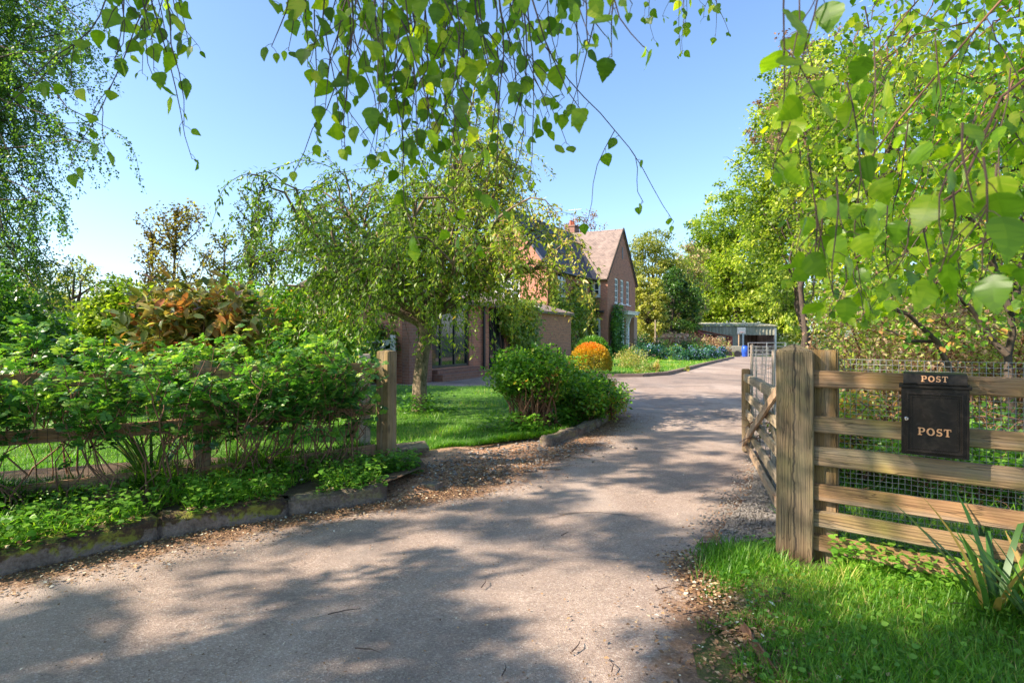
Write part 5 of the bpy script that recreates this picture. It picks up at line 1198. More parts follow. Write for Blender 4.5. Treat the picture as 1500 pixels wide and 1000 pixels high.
# sword leaved plants
def sword_plant(c, n, H, label, cat='iris', name='iris_plant', spread=.5, wd=.03, mat='sword_leaf', dead=.1):
    root = empty(name, c, label, cat); L = Leaves(); T = T_blade(6, wd, .35)
    a = RNG.uniform(0, 6.28, n); r = RNG.random(n) * .07; P = np.stack([c[0] + np.cos(a) * r, c[1] + np.sin(a) * r, np.full(n, c[2])], 1)
    tl_ = RNG.uniform(.05, spread * 1.6, n); D = np.stack([np.cos(a) * tl_, np.sin(a) * tl_, np.ones(n)], 1); nn = np.stack([-np.cos(a), -np.sin(a), tl_], 1) * 1.0
    v = np.where(RNG.random(n) < dead, 1.0, RNG.uniform(.1, .85, n)); L.add(T, P, D, nn, H * RNG.uniform(.6, 1.1, n), v); L.build('leaf_blade', M[mat], root)
q = gr(205, 745); sword_plant((q.x + .0, q.y + .14, .12), 46, .52, 'dark sword leaved iris clump growing behind the mossy kerb')
q = at(1458, 860, 2.4); sword_plant((q.x, q.y, .06), 40, .5, 'sword leaved plant with brown dead blades before the slatted fence', spread=.75, wd=.035, dead=.25)
q = at(1500, 800, 2.2); sword_plant((q.x + .1, q.y, .06), 20, .42, 'sword leaved clump cut off by the right edge of the view', spread=.5, wd=.035)

# rounded weeds, grass tufts on the verge
def ring_weeds(name, label, cat, pts_fn, n, size, mat, hmax, T=None, kind='stuff', stems=True, vb=.55):
    L = Leaves(); T = T or T_oval(.45, .06, -.12); P = []
    while len(P) < n:
        p = pts_fn()
        if p is not None: P.append(p)
    P = np.array(P); h = RNG.random(n) ** 1.5 * hmax; P[:, 2] += h; a = RNG.uniform(0, 6.28, n); D = np.stack([np.cos(a), np.sin(a), RNG.uniform(-.1, .5, n)], 1)
    L.add(T, P, D, upn(n, .5), size * RNG.uniform(.5, 1.3, n), vb + .2 * (h / hmax - .4) + RNG.normal(0, .2, n)); o = L.build(name, M[mat]); tag(o, label, cat, None, kind); return o
def seg_pt(poly, w0, w1, z, bias=1.0):
    P = [Vector((*p, 0)) for p in poly]; ls = [(b - a).length for a, b in zip(P, P[1:])]; tot = sum(ls)
    def f():
        t = RNG.random() * tot
        for a, b, l in zip(P, P[1:], ls):
            if t <= l: break
            t -= l
        d = (b - a).normalized(); nn = Vector((-d.y, d.x, 0)); q = a + d * t + nn * (w0 + (w1 - w0) * RNG.random() ** bias)
        if mnoise.noise(Vector((q.x * 3, q.y * 3, 2))) < -.32: return None
        return (q.x, q.y, z(q.x, q.y) if callable(z) else z)
    return f
ring_weeds('undergrowth', 'bright rounded weeds crowding behind the left kerb', 'weeds', seg_pt(KERB[1:], -.07, .55, .13, 1.3), 3900, .04, 'weed_leaf', .15)
ring_weeds('undergrowth', 'small darker leaved weeds and seedlings behind the left kerb', 'weeds', seg_pt(KERB[1:], -.08, .6, .12, 1.1), 7000, .02, 'hedge_leaf', .22, T=T_diamond(.3, .05), vb=.7)
ring_weeds('undergrowth', 'leafy weeds around the foot of the fence end post', 'weeds', seg_pt([(-1.25, 4.55), (-.78, 4.72), (-.84, 5.0)], -.02, .35, .1, 1.2), 1100, .036, 'weed_leaf', .16)
ring_weeds('undergrowth', 'trailing weeds through the foot of the slatted fence', 'weeds', seg_pt([(1.62, 2.9), (1.75, 2.82), (2.5, 2.3), (3.0, 2.0)], -.12, .2, .07, 1), 2600, .03, 'weed_leaf', .17, vb=.7)
ring_weeds('undergrowth', 'weeds under the clipped shrub beside the drive', 'weeds', seg_pt([(.1, 6.5), (.75, 7.25), (1.2, 8.1), (1.38, 8.8)], .0, .7, .1, 1.2), 3600, .045, 'weed_leaf', .2)
ring_weeds('undergrowth', 'leafy shoots around the base of the weeping tree', 'weeds', lambda: (lambda a, r: (-1.42 + math.cos(a) * r, 8.7 + math.sin(a) * r, .07))(RNG.uniform(0, 6.28), abs(RNG.normal(0, .28)) + .1), 900, .05, 'weed_leaf', .28, vb=.4)

def grass(name, label, n, fn, size, lo=.03, T=None, mat='grass_blade', spread=.5, vb=.5):
    P = []
    while len(P) < n:
        p = fn()
        if p is not None: P.append(p)
    P = np.array(P); a = RNG.uniform(0, 6.28, n); tl_ = np.abs(RNG.normal(0, spread, n)); D = np.stack([np.cos(a) * tl_, np.sin(a) * tl_, np.ones(n)], 1); nn = np.stack([-np.cos(a), -np.sin(a), tl_], 1)
    big = np.array([mnoise.noise(Vector((p[0] * 2.2, p[1] * 2.2, 3))) for p in P]); L = Leaves()
    tint = np.array([mnoise.noise(Vector((p[0] * 1.1, p[1] * 1.1, 13))) for p in P])
    L.add(T or T_blade(3, .032, .45), P, D, nn, size * RNG.uniform(.5, 1.25, n) * (1 + .8 * big), vb + tint * .5 + RNG.normal(0, .17, n)); o = L.build(name, M[mat]); return tag(o, label, 'grass', None, 'stuff')
def in_poly(x, y, poly):
    c = False; n_ = len(poly)
    for i in range(n_):
        x1, y1 = poly[i][:2]; x2, y2 = poly[i - 1][:2]
        if (y1 > y) != (y2 > y) and x < (x2 - x1) * (y - y1) / (y2 - y1) + x1: c = not c
    return c
def _unused(): pass
def bank_fn():
    x = RNG.uniform(.66, 3.2); y = RNG.uniform(1.5, 3.4)
    if not in_poly(x, y, BANK): return None
    d = x - lerp_tab([(0, .8), (2, .83), (2.9, 1.0), (3.3, 1.25)], y)
    d += .03
    if (x - 1.515) ** 2 + (y - 2.95) ** 2 < .03: return None
    if d < .16 and mnoise.noise(Vector((x * 6, y * 6, 1))) < .0 + (.16 - d) * 2: return None
    if mnoise.noise(Vector((x * 2.3, y * 3, 5))) < -.5: return None
    return (x, y, bank_z(x, y))
grass('grass', 'lush uneven grass on the bank below the slatted fence', 60000, bank_fn, .055)
ring_weeds('undergrowth', 'small round leaved weeds scattered through the grass bank', 'weeds', lambda: (lambda p: p and (p[0], p[1], p[2] + .01))(bank_fn()), 3200, .022, 'weed_leaf', .05)
grass('grass', 'dry straw coloured blades and moss in the grass bank', 5000, bank_fn, .045, mat='dry_blade', spread=1.0)
grass('grass', 'long grass tufts along the edge of the bank by the gate post', 3800, lambda: (lambda x, y: (x, y, .03))(RNG.normal(1.22, .1), RNG.normal(2.95, .12)), .085, spread=.45, vb=.35)
grass('grass', 'long grass tufts at the foot of the slatted fence', 7000, lambda: (lambda s, r: (1.5 + .82 * s + .02 - r * .45, 2.98 - .573 * s - r * .7, .06))(RNG.uniform(.18, 1.8), RNG.uniform(-.05, .3)), .08, spread=.5, vb=.62)
def lawn_fn():
    y = 4.9 + 8.3 * RNG.random() ** 1.5; x = RNG.uniform(-.95 * y, 1.6)
    if not in_poly(x, y, LAWN) or in_poly(x, y, EARTH) and mnoise.noise(Vector((x * 5, y * 5, 0))) < .25: return None
    if RNG.random() > min(1, 7.5 / y): return None
    return (x, y, lawn_z(x, y) - .005)
grass('grass', 'sunlit mown lawn grass around the weeping tree', 95000, lawn_fn, .055, T=T_blade(2, .05, .4))
grass('grass', 'ragged grass tufts between the bare earth and the shrub', 9000, lambda: (lambda t, r: (-.75 + 1.35 * t + r * .5, 5.85 + .9 * t + r * .45 + .1, .06))(RNG.random(), RNG.normal(.02, .24)), .075, spread=.6)
grass('grass', 'grass and weeds behind the slatted fence', 26000, lambda: (lambda x, y: (x, y, .02) if in_poly(x, y, FIELD) and x > 1.75 else None)(RNG.uniform(1.7, 8), RNG.uniform(2.2, 8.5)), .15, spread=.5, T=T_blade(3, .03, .5))
grass('grass', 'thin grass along the inside of the left fence', 16000, lambda: (lambda s, r: (LP.x + LD.x * s + r * .4 - .1, LP.y + LD.y * s + r * .6 - .02, .12))(RNG.uniform(0, 3.4), RNG.uniform(-.5, .5)), .15, spread=.5, vb=.5)
def isle_fn():
    x = RNG.uniform(1, 13); y = RNG.uniform(16.7, 34)
    return (x, y, zg(y) + .06) if in_poly(x, y, ISLE) else None
grass('grass', 'sunlit grass of the island lawn before the house', 22000, isle_fn, .09, T=T_blade(2, .09, .4), vb=.6)

grass('grass', 'grass strands among the weeds behind the left kerb', 3600, seg_pt(KERB[1:], .0, .5, .12, 1.0), .13, spread=.6, vb=.5)
# litter on the drive edges, chippings
def litter(name, label, n, fn, size, mat='litter', T=None, vb=None):
    P = np.array([fn() for _ in range(n)]); L = Leaves(); a = RNG.uniform(0, 6.28, n); D = np.stack([np.cos(a), np.sin(a), RNG.normal(0, .15, n)], 1)
    L.add(T or T_diamond(.3, .12, .05), P, D, upn(n, .35), size * RNG.uniform(.4, 1.5, n) ** 1.3, RNG.random(n) if vb is None else vb); return tag(L.build(name, M[mat]), label, 'litter', None, 'stuff')
def edge_pt():
    y = RNG.choice([RNG.uniform(1.9, 4.6), RNG.uniform(4.3, 9)]); r = abs(RNG.normal(0, .3)); return (XLy(y) + r + .02, y, .014)
litter('fallen_leaves', 'brown leaf litter along the left kerb of the drive', 13000, edge_pt, .016)
litter('fallen_leaves', 'leaf litter along the right edge of the drive', 3600, lambda: (lambda y: (XRy(y) - abs(RNG.normal(0, .2)) + .03, y, .017))(RNG.uniform(1.8, 5.5)), .016)
litter('fallen_leaves', 'dead leaves among the weeds and rose stems behind the left kerb', 3500, lambda: (lambda p: p if p else (-2.2, 3.6, .12))(seg_pt(KERB[1:], -.05, .6, .14, 1.0)()), .026)
litter('fallen_leaves', 'dry bits of leaf and straw in the grass bank edge', 2600, lambda: (lambda x, y: (x, y, max(.016, bank_z(x, y)) + .02))(.78 + .12 * RNG.random() + abs(RNG.normal(0, .16)), RNG.uniform(1.8, 3.2)), .02)
litter('fallen_leaves', 'a thin scatter of bud scales and petals over the drive', 2600, lambda: (lambda y: (RNG.uniform(XLy(y), XRy(y)), y, .013))(2 + 7 * RNG.random() ** 1.5), .010)
litter('fallen_leaves', 'trodden leaf mould between kerb end and bare earth', 3500, lambda: (lambda a, b: (lambda x, y: (x, y, earth_z(x, y)))(-1.0 + a * .9 + b * .05, 4.25 + a * .75 + b * .75))(RNG.random(), RNG.random() ** 1.1), .018)
litter('fallen_leaves', 'dry leaves on the bare earth by the fence end post', 3000, lambda: (lambda t, r: (lambda x, y: (x, y, earth_z(x, y)))(-.75 + 1.5 * t + r, 4.85 + 1.9 * t - r * .6))(RNG.random(), RNG.normal(0, .22)), .018)
def pebbles():
    bm = bmesh.new(); me = None; V = []; T_ = []; A = []; base = np.array([(1, 0, 0), (-1, 0, 0), (0, 1, 0), (0, -1, 0), (0, 0, 1), (0, 0, -1)], float); Fc = np.array([(0, 2, 4), (2, 1, 4), (1, 3, 4), (3, 0, 4), (2, 0, 5), (1, 2, 5), (3, 1, 5), (0, 3, 5)])
    n = 0; bm.free()
    for k in range(3700):
        t = RNG.random(); c = np.array([1.28 + 1.25 * t + RNG.normal(0, .1), 3.35 + 2.0 * t + RNG.normal(0, .14), .05]); s = RNG.uniform(.005, .014)
        if k > 2600: r = RNG.normal(0, .22); x_, y_ = -.7 + 1.4 * t + r, 4.7 + 1.9 * t - r * .6; c = np.array([x_, y_, earth_z(x_, y_)]); s = RNG.uniform(.004, .018) * (1 + (RNG.random() < .08))
        V.append(c + base * s * RNG.uniform(.6, 1.3, (6, 1)) * (1, 1, .6)); T_.append(Fc + n); n += 6
    me = np_mesh('gravel', np.concatenate(V), np.concatenate(T_), smooth=False); tag(link('gravel', me, M['stone_chip']), 'pale stone chippings and crumbs of earth at the drive edges', 'gravel', None, 'stuff')
pebbles()
tw = MB()
for k, (px, py, a, ln) in enumerate(((705, 865, 1.4, .1), (822, 788, .9, .08), (838, 960, 1.1, .09), (896, 990, 1.5, .07), (480, 905, .4, .14), (735, 1000 - 4, 1.45, .08), (520, 955, -.3, .12), (960, 870, .5, .1), (1000, 905, .2, .12))):
    q = gr(px, py); tw = MB(); tw.tube([(q.x, q.y, .018), (q.x + math.cos(a) * ln * .5 + .01, q.y + math.sin(a) * ln * .5, .024), (q.x + math.cos(a) * ln, q.y + math.sin(a) * ln, .018)], [.0028, .0022, .0012], 5)
    tag(tw.build('twig', M['twig'], None), ['thin dark twig on the sunlit drive left of centre', 'short dark twig on the pale patch of the drive', 'dark twig near the bottom edge of the drive', 'small twig at the bottom edge nearest the grass', 'long thin twig in the shade of the lower left drive', 'tiny upright twig at the bottom edge of the drive', 'pale twig lying across the lower left drive', 'twig on the drive towards the grass bank', 'twig beside the leaf litter near the grass bank'][k], 'twig', 'fallen twigs on the drive')

# ---------------------------------------------------------------- shrubs and bushes
def bush(name, label, cat, base, rad, n, leaf, mat, T=None, stems=10, hollow=.55, vbase=.5, z0=0, group=None, stem_h=.5, top_bias=0, clump=.22, per=60, squash=.9, stem_mat='twig_red', down=-.2, crown='foliage', uneven=.3):
    """a many stemmed bush: rad = half width, half depth, half height; crown floats z0 above the ground"""
    bz = zg(base[1]); c = np.array([base[0], base[1], bz + z0 + rad[2]]); root = empty(name, (base[0], base[1], bz), label, cat, group)
    k = max(6, n // per); u = unit(RNG.normal(size=(k, 3))); off = RNG.uniform(0, 50, 3); lump = np.array([mnoise.noise(Vector(q * 1.9 + off)) for q in u]) * uneven
    rr = (hollow + (1 - hollow) * RNG.random(k) ** .5) * (1 + lump); C_ = c + u * rr[:, None] * np.array(rad); L = Leaves(); cr = clump * np.mean(rad)
    leaf_cloud(L, C_, cr, per, leaf, T or T_diamond(.34, .06), vbase=vbase, down=down, squash=squash)
    if top_bias:
        zz = np.concatenate([w_[::len((T or T_diamond())[0])] if False else w_ for w_ in L.V])
    st = MB()
    for i in range(stems):
        e = C_[RNG.integers(k)]; a = np.array([base[0] + RNG.normal(0, rad[0] * .25), base[1] + RNG.normal(0, rad[1] * .25), bz - .03]); st.tube(curve(a, e, .02, 6, .03), np.linspace(.012 + .006 * rad[2], .004, 6), 5, False)
    st.build('stem', M[stem_mat], root, True); L.build(crown, M[mat], root); return root
# clipped shrub by the drive: shoots up from a dense base
bush('shrub', 'dense bright green shrub with upright twiggy stems at the lawn corner by the drive', 'shrub', (.3, 7.25), (.6, .5, .3), 9000, .05, 'shrub_leaf', stems=90, z0=.46, hollow=.2, vbase=.42, clump=.3, down=-.5)
bush('shrub', 'lower leafy part of the planting behind the broken kerb stone', 'shrub', (1.0, 7.9), (.5, .5, .3), 6000, .055, 'shrub_leaf', stems=30, z0=.12, hollow=.2, vbase=.38, clump=.35)
bush('shrub', 'small bush with red tinged shoot tips leaning over the drive', 'shrub', (1.36, 8.45), (.36, .4, .27), 2600, .045, 'shrub_leaf', stems=30, z0=.05, hollow=.3, vbase=.85, clump=.4, uneven=.6)
# orange topped dome
def dome(label, base, r, h, mat, n, name='dome_bush', leaf=.06, cat='bush', v=lambda z: z):
    root = empty(name, (*base, zg(base[1])), label, cat); bz = zg(base[1]); u = unit(RNG.normal(size=(n, 3))); u[:, 2] = np.abs(u[:, 2]) * 1.3 - .3; u = unit(u)
    rr = .78 + .25 * RNG.random((n, 1)); P = np.array([base[0], base[1], bz + h * .35]) + u * rr * np.array([r, r, h * .62]); P[:, 2] = np.maximum(P[:, 2], bz + .03)
    hh = (P[:, 2] - bz) / h; L = Leaves(); L.add(T_diamond(.3, .06), P, unit(u + RNG.normal(0, .5, (n, 3))), upn(n, 1.2), leaf * RNG.uniform(.6, 1.3, n), np.array([v(q) for q in hh]) + RNG.normal(0, .12, n)); L.build('foliage', M[mat], root)
    st = MB()
    for i in range(10): st.tube(curve((base[0] + RNG.normal(0, .1), base[1] + RNG.normal(0, .1), bz), P[RNG.integers(n)], 0, 5, .04), [.02, .016, .012, .009, .006], 5, False)
    st.build('stem', M['twig'], root); return root
dome('rounded bush glowing orange on top and yellow green below, by the house lawn', ((865 - CX) / F * 17.2, 17.2), .62, 1.02, 'orange_leaf', 9000, v=lambda z: np.interp(z, [.2, .55, .75, .92, 1], [0, .15, .42, .72, 1]), leaf=.055)
dome('dark green ball of shrub behind the orange topped bush', ((868 - CX) / F * 22, 22), .7, 1.2, 'hedge_leaf', 4000, leaf=.09, v=lambda z: .6)
def pxbush(px, Y, wpx, hpx, label, mat, leaf, n=1600, cat='plant', name='garden_plant', vb=.5, base=None, **k):
    x = (px - CX) / F * Y; wd = wpx / F * Y / 2; h = hpx / F * Y / 2; return bush(name, label, cat, (x, Y), (wd, wd * .8, h), n, leaf, mat, hollow=.2, vbase=vb, clump=.45, per=40, stems=5, uneven=.4, **k)
pxbush(925, 20.5, 48, 30, 'pale pink and yellow leaved mound on the house lawn', 'pale_leaf', .06, 1800, 'shrub', 'mound_shrub')
pxbush(950, 18.2, 30, 18, 'pale green low plant right of the pink and yellow mound', 'pale_leaf', .055, 800, vb=.2)
pxbush(938, 17.6, 22, 12, 'small straggly plant at the lawn edge below the mound', 'pale_leaf', .05, 400, vb=.3)
pxbush(962, 17.8, 14, 20, 'upright pale flower spike plant at the lawn edge', 'pale_leaf', .05, 300, vb=.7)
pxbush(1007, 19.2, 8, 7, 'tiny round topped plant beside the lawn kerb', 'pale_leaf', .05, 120, vb=.4)
BEDS = [(942, 27, 40, 26, 'bluish green clump at the left end of the flower bed', 'blue_leaf', .55), (975, 27, 44, 26, 'blue green clump in the middle of the flower bed', 'blue_leaf', .5), (1000, 26, 36, 22, 'flower bed clump with pale blue flowers', 'blue_leaf', .62),
        (1022, 26, 34, 24, 'silvery blue flowering clump in the flower bed', 'blue_leaf', .66), (1040, 28, 28, 20, 'clump of bluebells by the kerb bend', 'blue_leaf', .72), (1054, 31, 22, 16, 'patch of violet blue flowers at the right end of the bed', 'blue_leaf', .9),
        (920, 30, 30, 20, 'dark green clump under the house gable', 'hedge_leaf', .4), (958, 34, 60, 28, 'dark foliage behind the flower bed clumps', 'dark_leaf', .5), (1012, 36, 60, 26, 'dark leafy clump below the brown shrubs', 'dark_leaf', .5), (992, 29, 26, 20, 'small yellow green clump among the blue flowers', 'lime_leaf', .4)]
for px, Y, w_, h_, lb, mt, vb in BEDS: pxbush(px, Y, w_, h_, lb, mt, .0036 * Y, 1300, 'flower clump', 'flower_clump', vb=vb)
pxbush(1000, 40, 60, 33, 'brownish budding shrub in front of the red shed', 'brown_leaf', .13, 3000, 'shrub', 'budding_shrub', vb=.35)
pxbush(1042, 42, 50, 27, 'second brownish budding shrub, against the shed roof', 'brown_leaf', .13, 2600, 'shrub', 'budding_shrub', vb=.42)
pxbush(978, 44, 26, 24, 'fresh yellow green bush before the pink wall', 'lime_leaf', .13, 900, 'shrub', 'green_bush', vb=.6)
pxbush(940, 46, 26, 36, 'dark evergreen bush at the right end of the house', 'dark_leaf', .13, 1300, 'shrub', 'green_bush')
pxbush(1078, 50, 26, 12, 'low grass like clump by the trailer', 'lime_leaf', .13, 400, 'shrub', 'green_bush')
# climbers on the house
def climber(label, P0, along, L_, zlo, zhi, out, n, mat, vb, fn=None):
    root = empty('climbing_plant', tuple(P0), label, 'climber'); L = Leaves(); al = np.array(along); ou = np.array(out); P = []
    while len(P) < n:
        s = RNG.random() * L_; z = zlo + (zhi - zlo) * RNG.random()
        if fn and not fn(s, z): continue
        P.append(np.array(P0) + al * s + np.array([0, 0, z]) + ou * (.08 + abs(RNG.normal(0, .22))))
    P = np.array(P); L.add(T_diamond(.36, .06), P, rdir(n, .5) + ou * .5, upn(n, 1) + ou, .13 * RNG.uniform(.6, 1.3, n), vb + RNG.normal(0, .22, n) + np.array([.3 * mnoise.noise(Vector(q * 1.2)) for q in P])); L.build('foliage', M[mat], root)
    st = MB()
    for k in range(5):
        s = RNG.random() * L_; a = np.array(P0) + al * s + ou * .08; st.tube(curve(a, a + al * RNG.normal(0, .8) + np.array([0, 0, zhi * .8]), 0, 7, .02), np.linspace(.05, .015, 7), 5, False)
    st.build('stem', M['bark_dark'], root)
climber('bright wisteria covering the shaded wall between the lower windows', M1, D1, 6.1, 0, 4.1, -D2, 9000, 'cherry_leaf', .55, lambda s, z: (z > 2.0 + .5 * math.sin(s * 1.3) and z < 3.5 + .5 * math.sin(s * 2 + 1)) or (abs((s % 1.7) - .85) < .42 and z < 2.6))
climber('dark green climber beside the white front door', C0, D1, 2.1, 0, 3.1, -D2, 3000, 'hedge_leaf', .5, lambda s, z: abs(s - 1.1) < .55 + .45 * math.sin(z * 1.1))
climber('leafy shoots hiding the near corner of the house', M1, D2, 2.0, 0, 3.0, -D1, 2500, 'cherry_leaf', .6, lambda s, z: z < 3 - s)

climber('leafy creeper spilling over the far half of the garden wing', W0 + D1 * 4.6, D1, 2.6, 0, 2.5, -D2, 3600, 'cherry_leaf', .55, lambda s, z: z > 1.5 - s * .6)
# bronze leaved shrub and what stands behind the left fence
bush('bronze_shrub', 'shrub with large bronze and olive leaves above the rose bushes', 'shrub', (at(290, 490, 6.3).x, 6.3), (.72, .5, .5), 2300, .13, 'bronze_leaf', T=T_oval(.24, .06, -.18), stems=24, z0=.84, hollow=.1, vbase=.55, clump=.28, per=14, down=-.35, uneven=.55)
bush('ivy_hedge', 'dense dark ivy clad hedge behind the roses at the left', 'hedge', (-7.6, 10.3), (2.6, .9, .86), 26000, .085, 'hedge_leaf', stems=12, z0=-.1, hollow=.75, vbase=.5, clump=.16, per=70, down=.6, uneven=.12)
bush('green_bush', 'dark bush under the tall birch at the left edge', 'bush', (-8.4, 8.2), (1.7, 1.2, 1.15), 20000, .08, 'hedge_leaf', stems=10, z0=-.1, hollow=.6, vbase=.35, clump=.22)
bush('green_bush', 'fresh green bush behind the bronze leaved shrub', 'bush', (at(180, 450, 8.6).x, 8.6), (.6, .4, .6), 5500, .075, 'lime_leaf', z0=.75, vbase=.35, clump=.35)
bush('green_bush', 'light green bush right of the bronze leaved shrub', 'bush', (at(360, 450, 9.4).x, 9.4), (1.1, .8, .95), 12000, .08, 'shrub_leaf', z0=.2, hollow=.4, vbase=.55, clump=.25)
bush('green_bush', 'green bush behind the left end of the weeping crown', 'bush', (at(455, 450, 11.5).x, 11.5), (1.2, .8, .95), 11000, .085, 'shrub_leaf', z0=.1, hollow=.4, vbase=.5, clump=.25)
bush('green_bush', 'bush behind the white garden gate', 'bush', (at(520, 480, 13.0).x - .4, 14.6), (1.1, .7, .75), 7000, .09, 'hedge_leaf', z0=.0, hollow=.4, vbase=.5, clump=.25)
def spire(label, px, Y, top, low, wpx, n, mat, leaf, vb=.5):
    x = (px - CX) / F * Y; zt_ = at(px, top, Y).z; zl = at(px, low, Y).z; root = empty('young_tree', (x, Y, 0), label, 'tree', 'young trees behind the left shrubs'); st = MB(); L = Leaves(); wd = wpx / F * Y / 2
    st.tube(curve((x, Y, -.1), (x + .1, Y, zt_ - .1), 0, 9, .006), np.linspace(.05, .008, 9), 7, False); P = []
    for k in range(30):
        f = RNG.random(); z = .8 + (zt_ - .8) * f * .95; a = np.array([x + .1 * f, Y, z]); r = wd * (1.5 - f * 1.0); e = a + np.array([RNG.uniform(-1, 1) * r, RNG.uniform(-1, 1) * r, r * RNG.uniform(.5, 1.4)]); e[2] = min(e[2], zt_)
        p = curve(a, e, -.05, 7, .02); st.tube(p, np.linspace(.015, .004, 7), 5, False); P += [p[i] for i in range(1, 7)]
        
    C_ = np.array(P); leaf_cloud(L, C_, wd * .17, max(3, 2 * n // len(C_)), leaf, T_diamond(.36, .06), vbase=vb, squash=1); st.build('trunk', M['bark_dark'], root); L.build('crown', M[mat], root)
spire('young bronze leaved tree standing left against the white sky', 250, 10.5, 305, 420, 120, 1700, 'copper_leaf', .06)
spire('short bronze leaved sapling left of the taller young tree', 217, 10.8, 335, 420, 60, 600, 'copper_leaf', .06, .3)
spire('middle young tree with sparse golden green leaves', 322, 11.5, 342, 430, 90, 1400, 'copper_leaf', .06, .75)
spire('tall slender sapling beside the weeping crown', 362, 12.0, 278, 430, 90, 1500, 'olive_leaf', .06, .6)
spire('thin sapling just left of the weeping crown', 392, 12.5, 300, 430, 70, 900, 'olive_leaf', .06, .4)
broadleaf('garden_tree', 'spreading thin crowned tree low behind the ivy hedge', 'tree', None, (at(110, 470, 19).x, 19), 4, (at(110, 430, 19).x, 19, 2.5), (2.9, 2, 1.5), 130, 40, .11, 'olive_leaf', limbs=40, trunk_r=.12, bark='bark_dark', hollow=.3)
# trees behind and beside the house
TR = 'trees around the yard'
def ptree(label, px, Y, top, bot, wpx, nclump, per, leafpx, mat, vb=.5, bark='bark_dark', dy=1.0, **k):
    zt_ = at(px, top, Y).z; zb_ = at(px, bot, Y).z; x = (px - CX) / F * Y; wd = wpx / F * Y / 2; h = (zt_ - zb_) / 2
    return broadleaf('tree', label, 'tree', TR, (x, Y), 0, (x, Y, zb_ + h), (wd, wd * dy, h), nclump, per, leafpx / F * Y, mat, vbase=vb, bark=bark, trunk_r=max(.12, wd * .07), **k)
ptree('grey green tree with hazy crown right of the house gable', 958, 62, 335, 500, 100, 300, 60, 3.6, 'olive_leaf', .5, cvar=.2)
ptree('darker ivy clad tree low behind the pink wall', 985, 56, 395, 510, 80, 220, 60, 3.6, 'dark_leaf', .55)
ptree('brownish half bare tree between the grey tree and the lime green trees', 1008, 66, 345, 500, 60, 160, 45, 3.4, 'brown_leaf', .8)
ptree('ochre tinged bushy tree right beside the house corner', 950, 50, 400, 505, 54, 160, 60, 4, 'olive_leaf', .8)
ptree('bare reddish budding tree showing above the roof by the chimney', 850, 60, 308, 440, 90, 200, 26, 3.2, 'pinkbud', .4, hollow=.1)
ptree('lime green maple at the left of the bright tree bank', 1080, 80, 268, 500, 140, 420, 66, 4.5, 'lime_leaf', .5, cvar=.24, hollow=.3)
ptree('lime green maple standing low behind the barn and the red shed', 1040, 84, 345, 500, 76, 260, 70, 4.5, 'lime_leaf', .45)
ptree('tall golden green tree rising behind the open gate', 1175, 27, 75, 474, 170, 560, 56, 5.5, 'lime_leaf', .42, cvar=.26, hollow=.3, dy=.7)
ptree('pale drooping willow like tree beside the barn', 1135, 76, 385, 490, 90, 200, 70, 4.5, 'lime_leaf', .8, down=1.2)
ptree('broad yellow green tree behind the slatted fence', 1300, 17, 20, 470, 330, 620, 60, 6.0, 'lime_leaf', .5, cvar=.26, hollow=.4, dy=.5)
ptree('leafy tree at the right edge behind the twisted branches', 1500, 13, 60, 500, 300, 420, 70, 7, 'shrub_leaf', .6, dy=.5)
ptree('twiggy pink budding tree at the top of the tree bank', 1180, 22, 40, 260, 130, 130, 34, 5, 'pinkbud', .5, hollow=.2)
# brown budding shrubs and green growth behind the slatted fence
def thicket(name, label, cat, x, y, rad, ncl, per, leaf, mat, vb, stems, z0=.0, hollow=.15, bark='twig_red', sr=.02):
    root = empty(name, (x, y, 0), label, cat, 'shrubs behind the slatted fence'); k = ncl; u = unit(RNG.normal(size=(k, 3))); C_ = np.array([x, y, z0 + rad[2]]) + u * (hollow + (1 - hollow) * RNG.random((k, 1)) ** .5) * np.array(rad)
    L = Leaves(); leaf_cloud(L, C_, .28 * np.mean(rad), per, leaf, T_diamond(.34, .06), vbase=vb, vvar=.3, down=.1, squash=1); st = MB()
    for i in range(stems):
        a = np.array([x + RNG.normal(0, rad[0] * .2), y + RNG.normal(0, rad[1] * .2), -.05]); e = C_[RNG.integers(k)]; p = curve(a, e, RNG.normal(0, .05), 8, .045); st.tube(p, np.linspace(sr * RNG.uniform(.6, 1.5), .005, 8), 6, False)
        for q in range(6):
            j = RNG.integers(2, 8); e2 = p[j] + RNG.normal(size=3) * np.array(rad) * .35; p2 = curve(p[j], e2, 0, 6, .06); st.tube(p2, np.linspace(.007, .0025, 6), 4, False)
            for r in range(2): st.tube(curve(p2[3], p2[3] + RNG.normal(size=3) * .18, 0, 4, .06), [.004, .003, .002, .0015], 3, False)
    st.build('stem', M[bark], root, True); L.build('foliage', M[mat], root)
thicket('budding_shrub', 'pinkish brown budding shrub directly right of the gate post', 'shrub', 4.55, 6.8, (1.15, .8, .95), 190, 44, .048, 'brown_leaf', .6, 22)
thicket('budding_shrub', 'brown twiggy shrub behind the post box', 'shrub', 4.9, 5.6, (1.2, .8, 1.0), 190, 44, .045, 'brown_leaf', .62, 24)
thicket('budding_shrub', 'brown shrub with fresh green shoots at the right behind the netting', 'shrub', 5.6, 5.0, (1.1, .8, 1.1), 170, 44, .045, 'brown_leaf', .8, 22, sr=.03)
thicket('green_bush', 'bright green bush low behind the netting beside the gate post', 'bush', 2.85, 4.9, (.55, .45, .38), 90, 60, .045, 'shrub_leaf', .75, 14)
thicket('green_bush', 'bright green bush low behind the post box', 'bush', 3.4, 4.2, (.7, .45, .36), 100, 60, .045, 'weed_leaf', .65, 14)
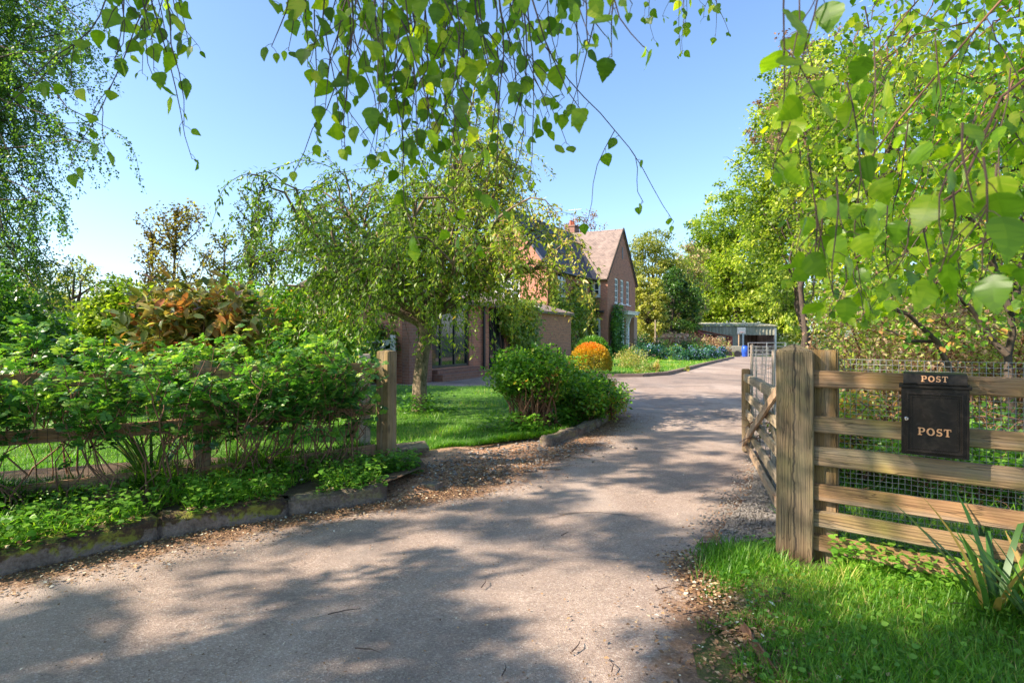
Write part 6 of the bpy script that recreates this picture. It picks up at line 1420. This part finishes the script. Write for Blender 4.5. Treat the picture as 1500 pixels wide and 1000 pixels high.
thicket('green_bush', 'yellow green bush beyond the netting at the right', 'bush', 6.8, 7.5, (1.8, .9, 1.3), 200, 60, .06, 'lime_leaf', .45, 16)
thicket('green_bush', 'yellow green bush above the gate post', 'bush', 6.3, 9.0, (1.3, .9, 1.5), 220, 60, .065, 'lime_leaf', .5, 16)
# twisted trunk at the right edge
tt = empty('twisted_shrub', (4.1, 4.55, 0), 'old twisted brown trunk forking at the right edge behind the netting', 'shrub'); st = MB()
Yt = 4.6; pp = lambda a, b_: np.array(at(a, b_, Yt + RNG.normal(0, .05)))
for pts, r0 in (([(1480, 760), (1478, 680), (1482, 600), (1476, 520), (1480, 455)], .045), ([(1480, 455), (1462, 410), (1452, 370), (1430, 330), (1400, 300)], .03), ([(1480, 455), (1490, 420), (1500, 380), (1520, 320)], .03), ([(1476, 520), (1440, 480), (1410, 440), (1380, 420), (1340, 405)], .026), ([(1410, 760), (1418, 640), (1400, 560), (1372, 500), (1330, 460), (1290, 440)], .03), ([(1372, 500), (1330, 500), (1290, 480)], .015), ([(1452, 370), (1462, 330), (1450, 280)], .014)):
    P = [pp(*q) for q in pts]; Q = [P[0]]
    for a, b_ in zip(P, P[1:]): Q += [a + (b_ - a) * .5 + RNG.normal(0, .025, 3), b_]
    st.tube(Q, np.linspace(r0, r0 * .5, len(Q)), 8, False)
st.build('trunk', M['bark_dark'], tt, True)
L = Leaves(); leaf_cloud(L, [pp(RNG.uniform(1280, 1520), RNG.uniform(280, 500)) for _ in range(70)], .16, 12, .05, T_oval(.36), vbase=.6); L.build('crown', M['shrub_leaf'], tt)
# far wood closing the horizon
L = Leaves(); C_ = []
for k in range(900):
    a = RNG.uniform(-1.15, 1.15); Y = RNG.uniform(85, 120); C_.append((a * Y, Y, -1 + RNG.random() * (9 + 4 * mnoise.noise(Vector((a * 6, 0, 0))))))
leaf_cloud(L, C_, 2.0, 60, .75, T_diamond(.4, .06), vbase=.5, cvar=.25); tag(L.build('woods', M['olive_leaf']), 'distant woodland closing off the horizon', 'woodland', None, 'stuff')
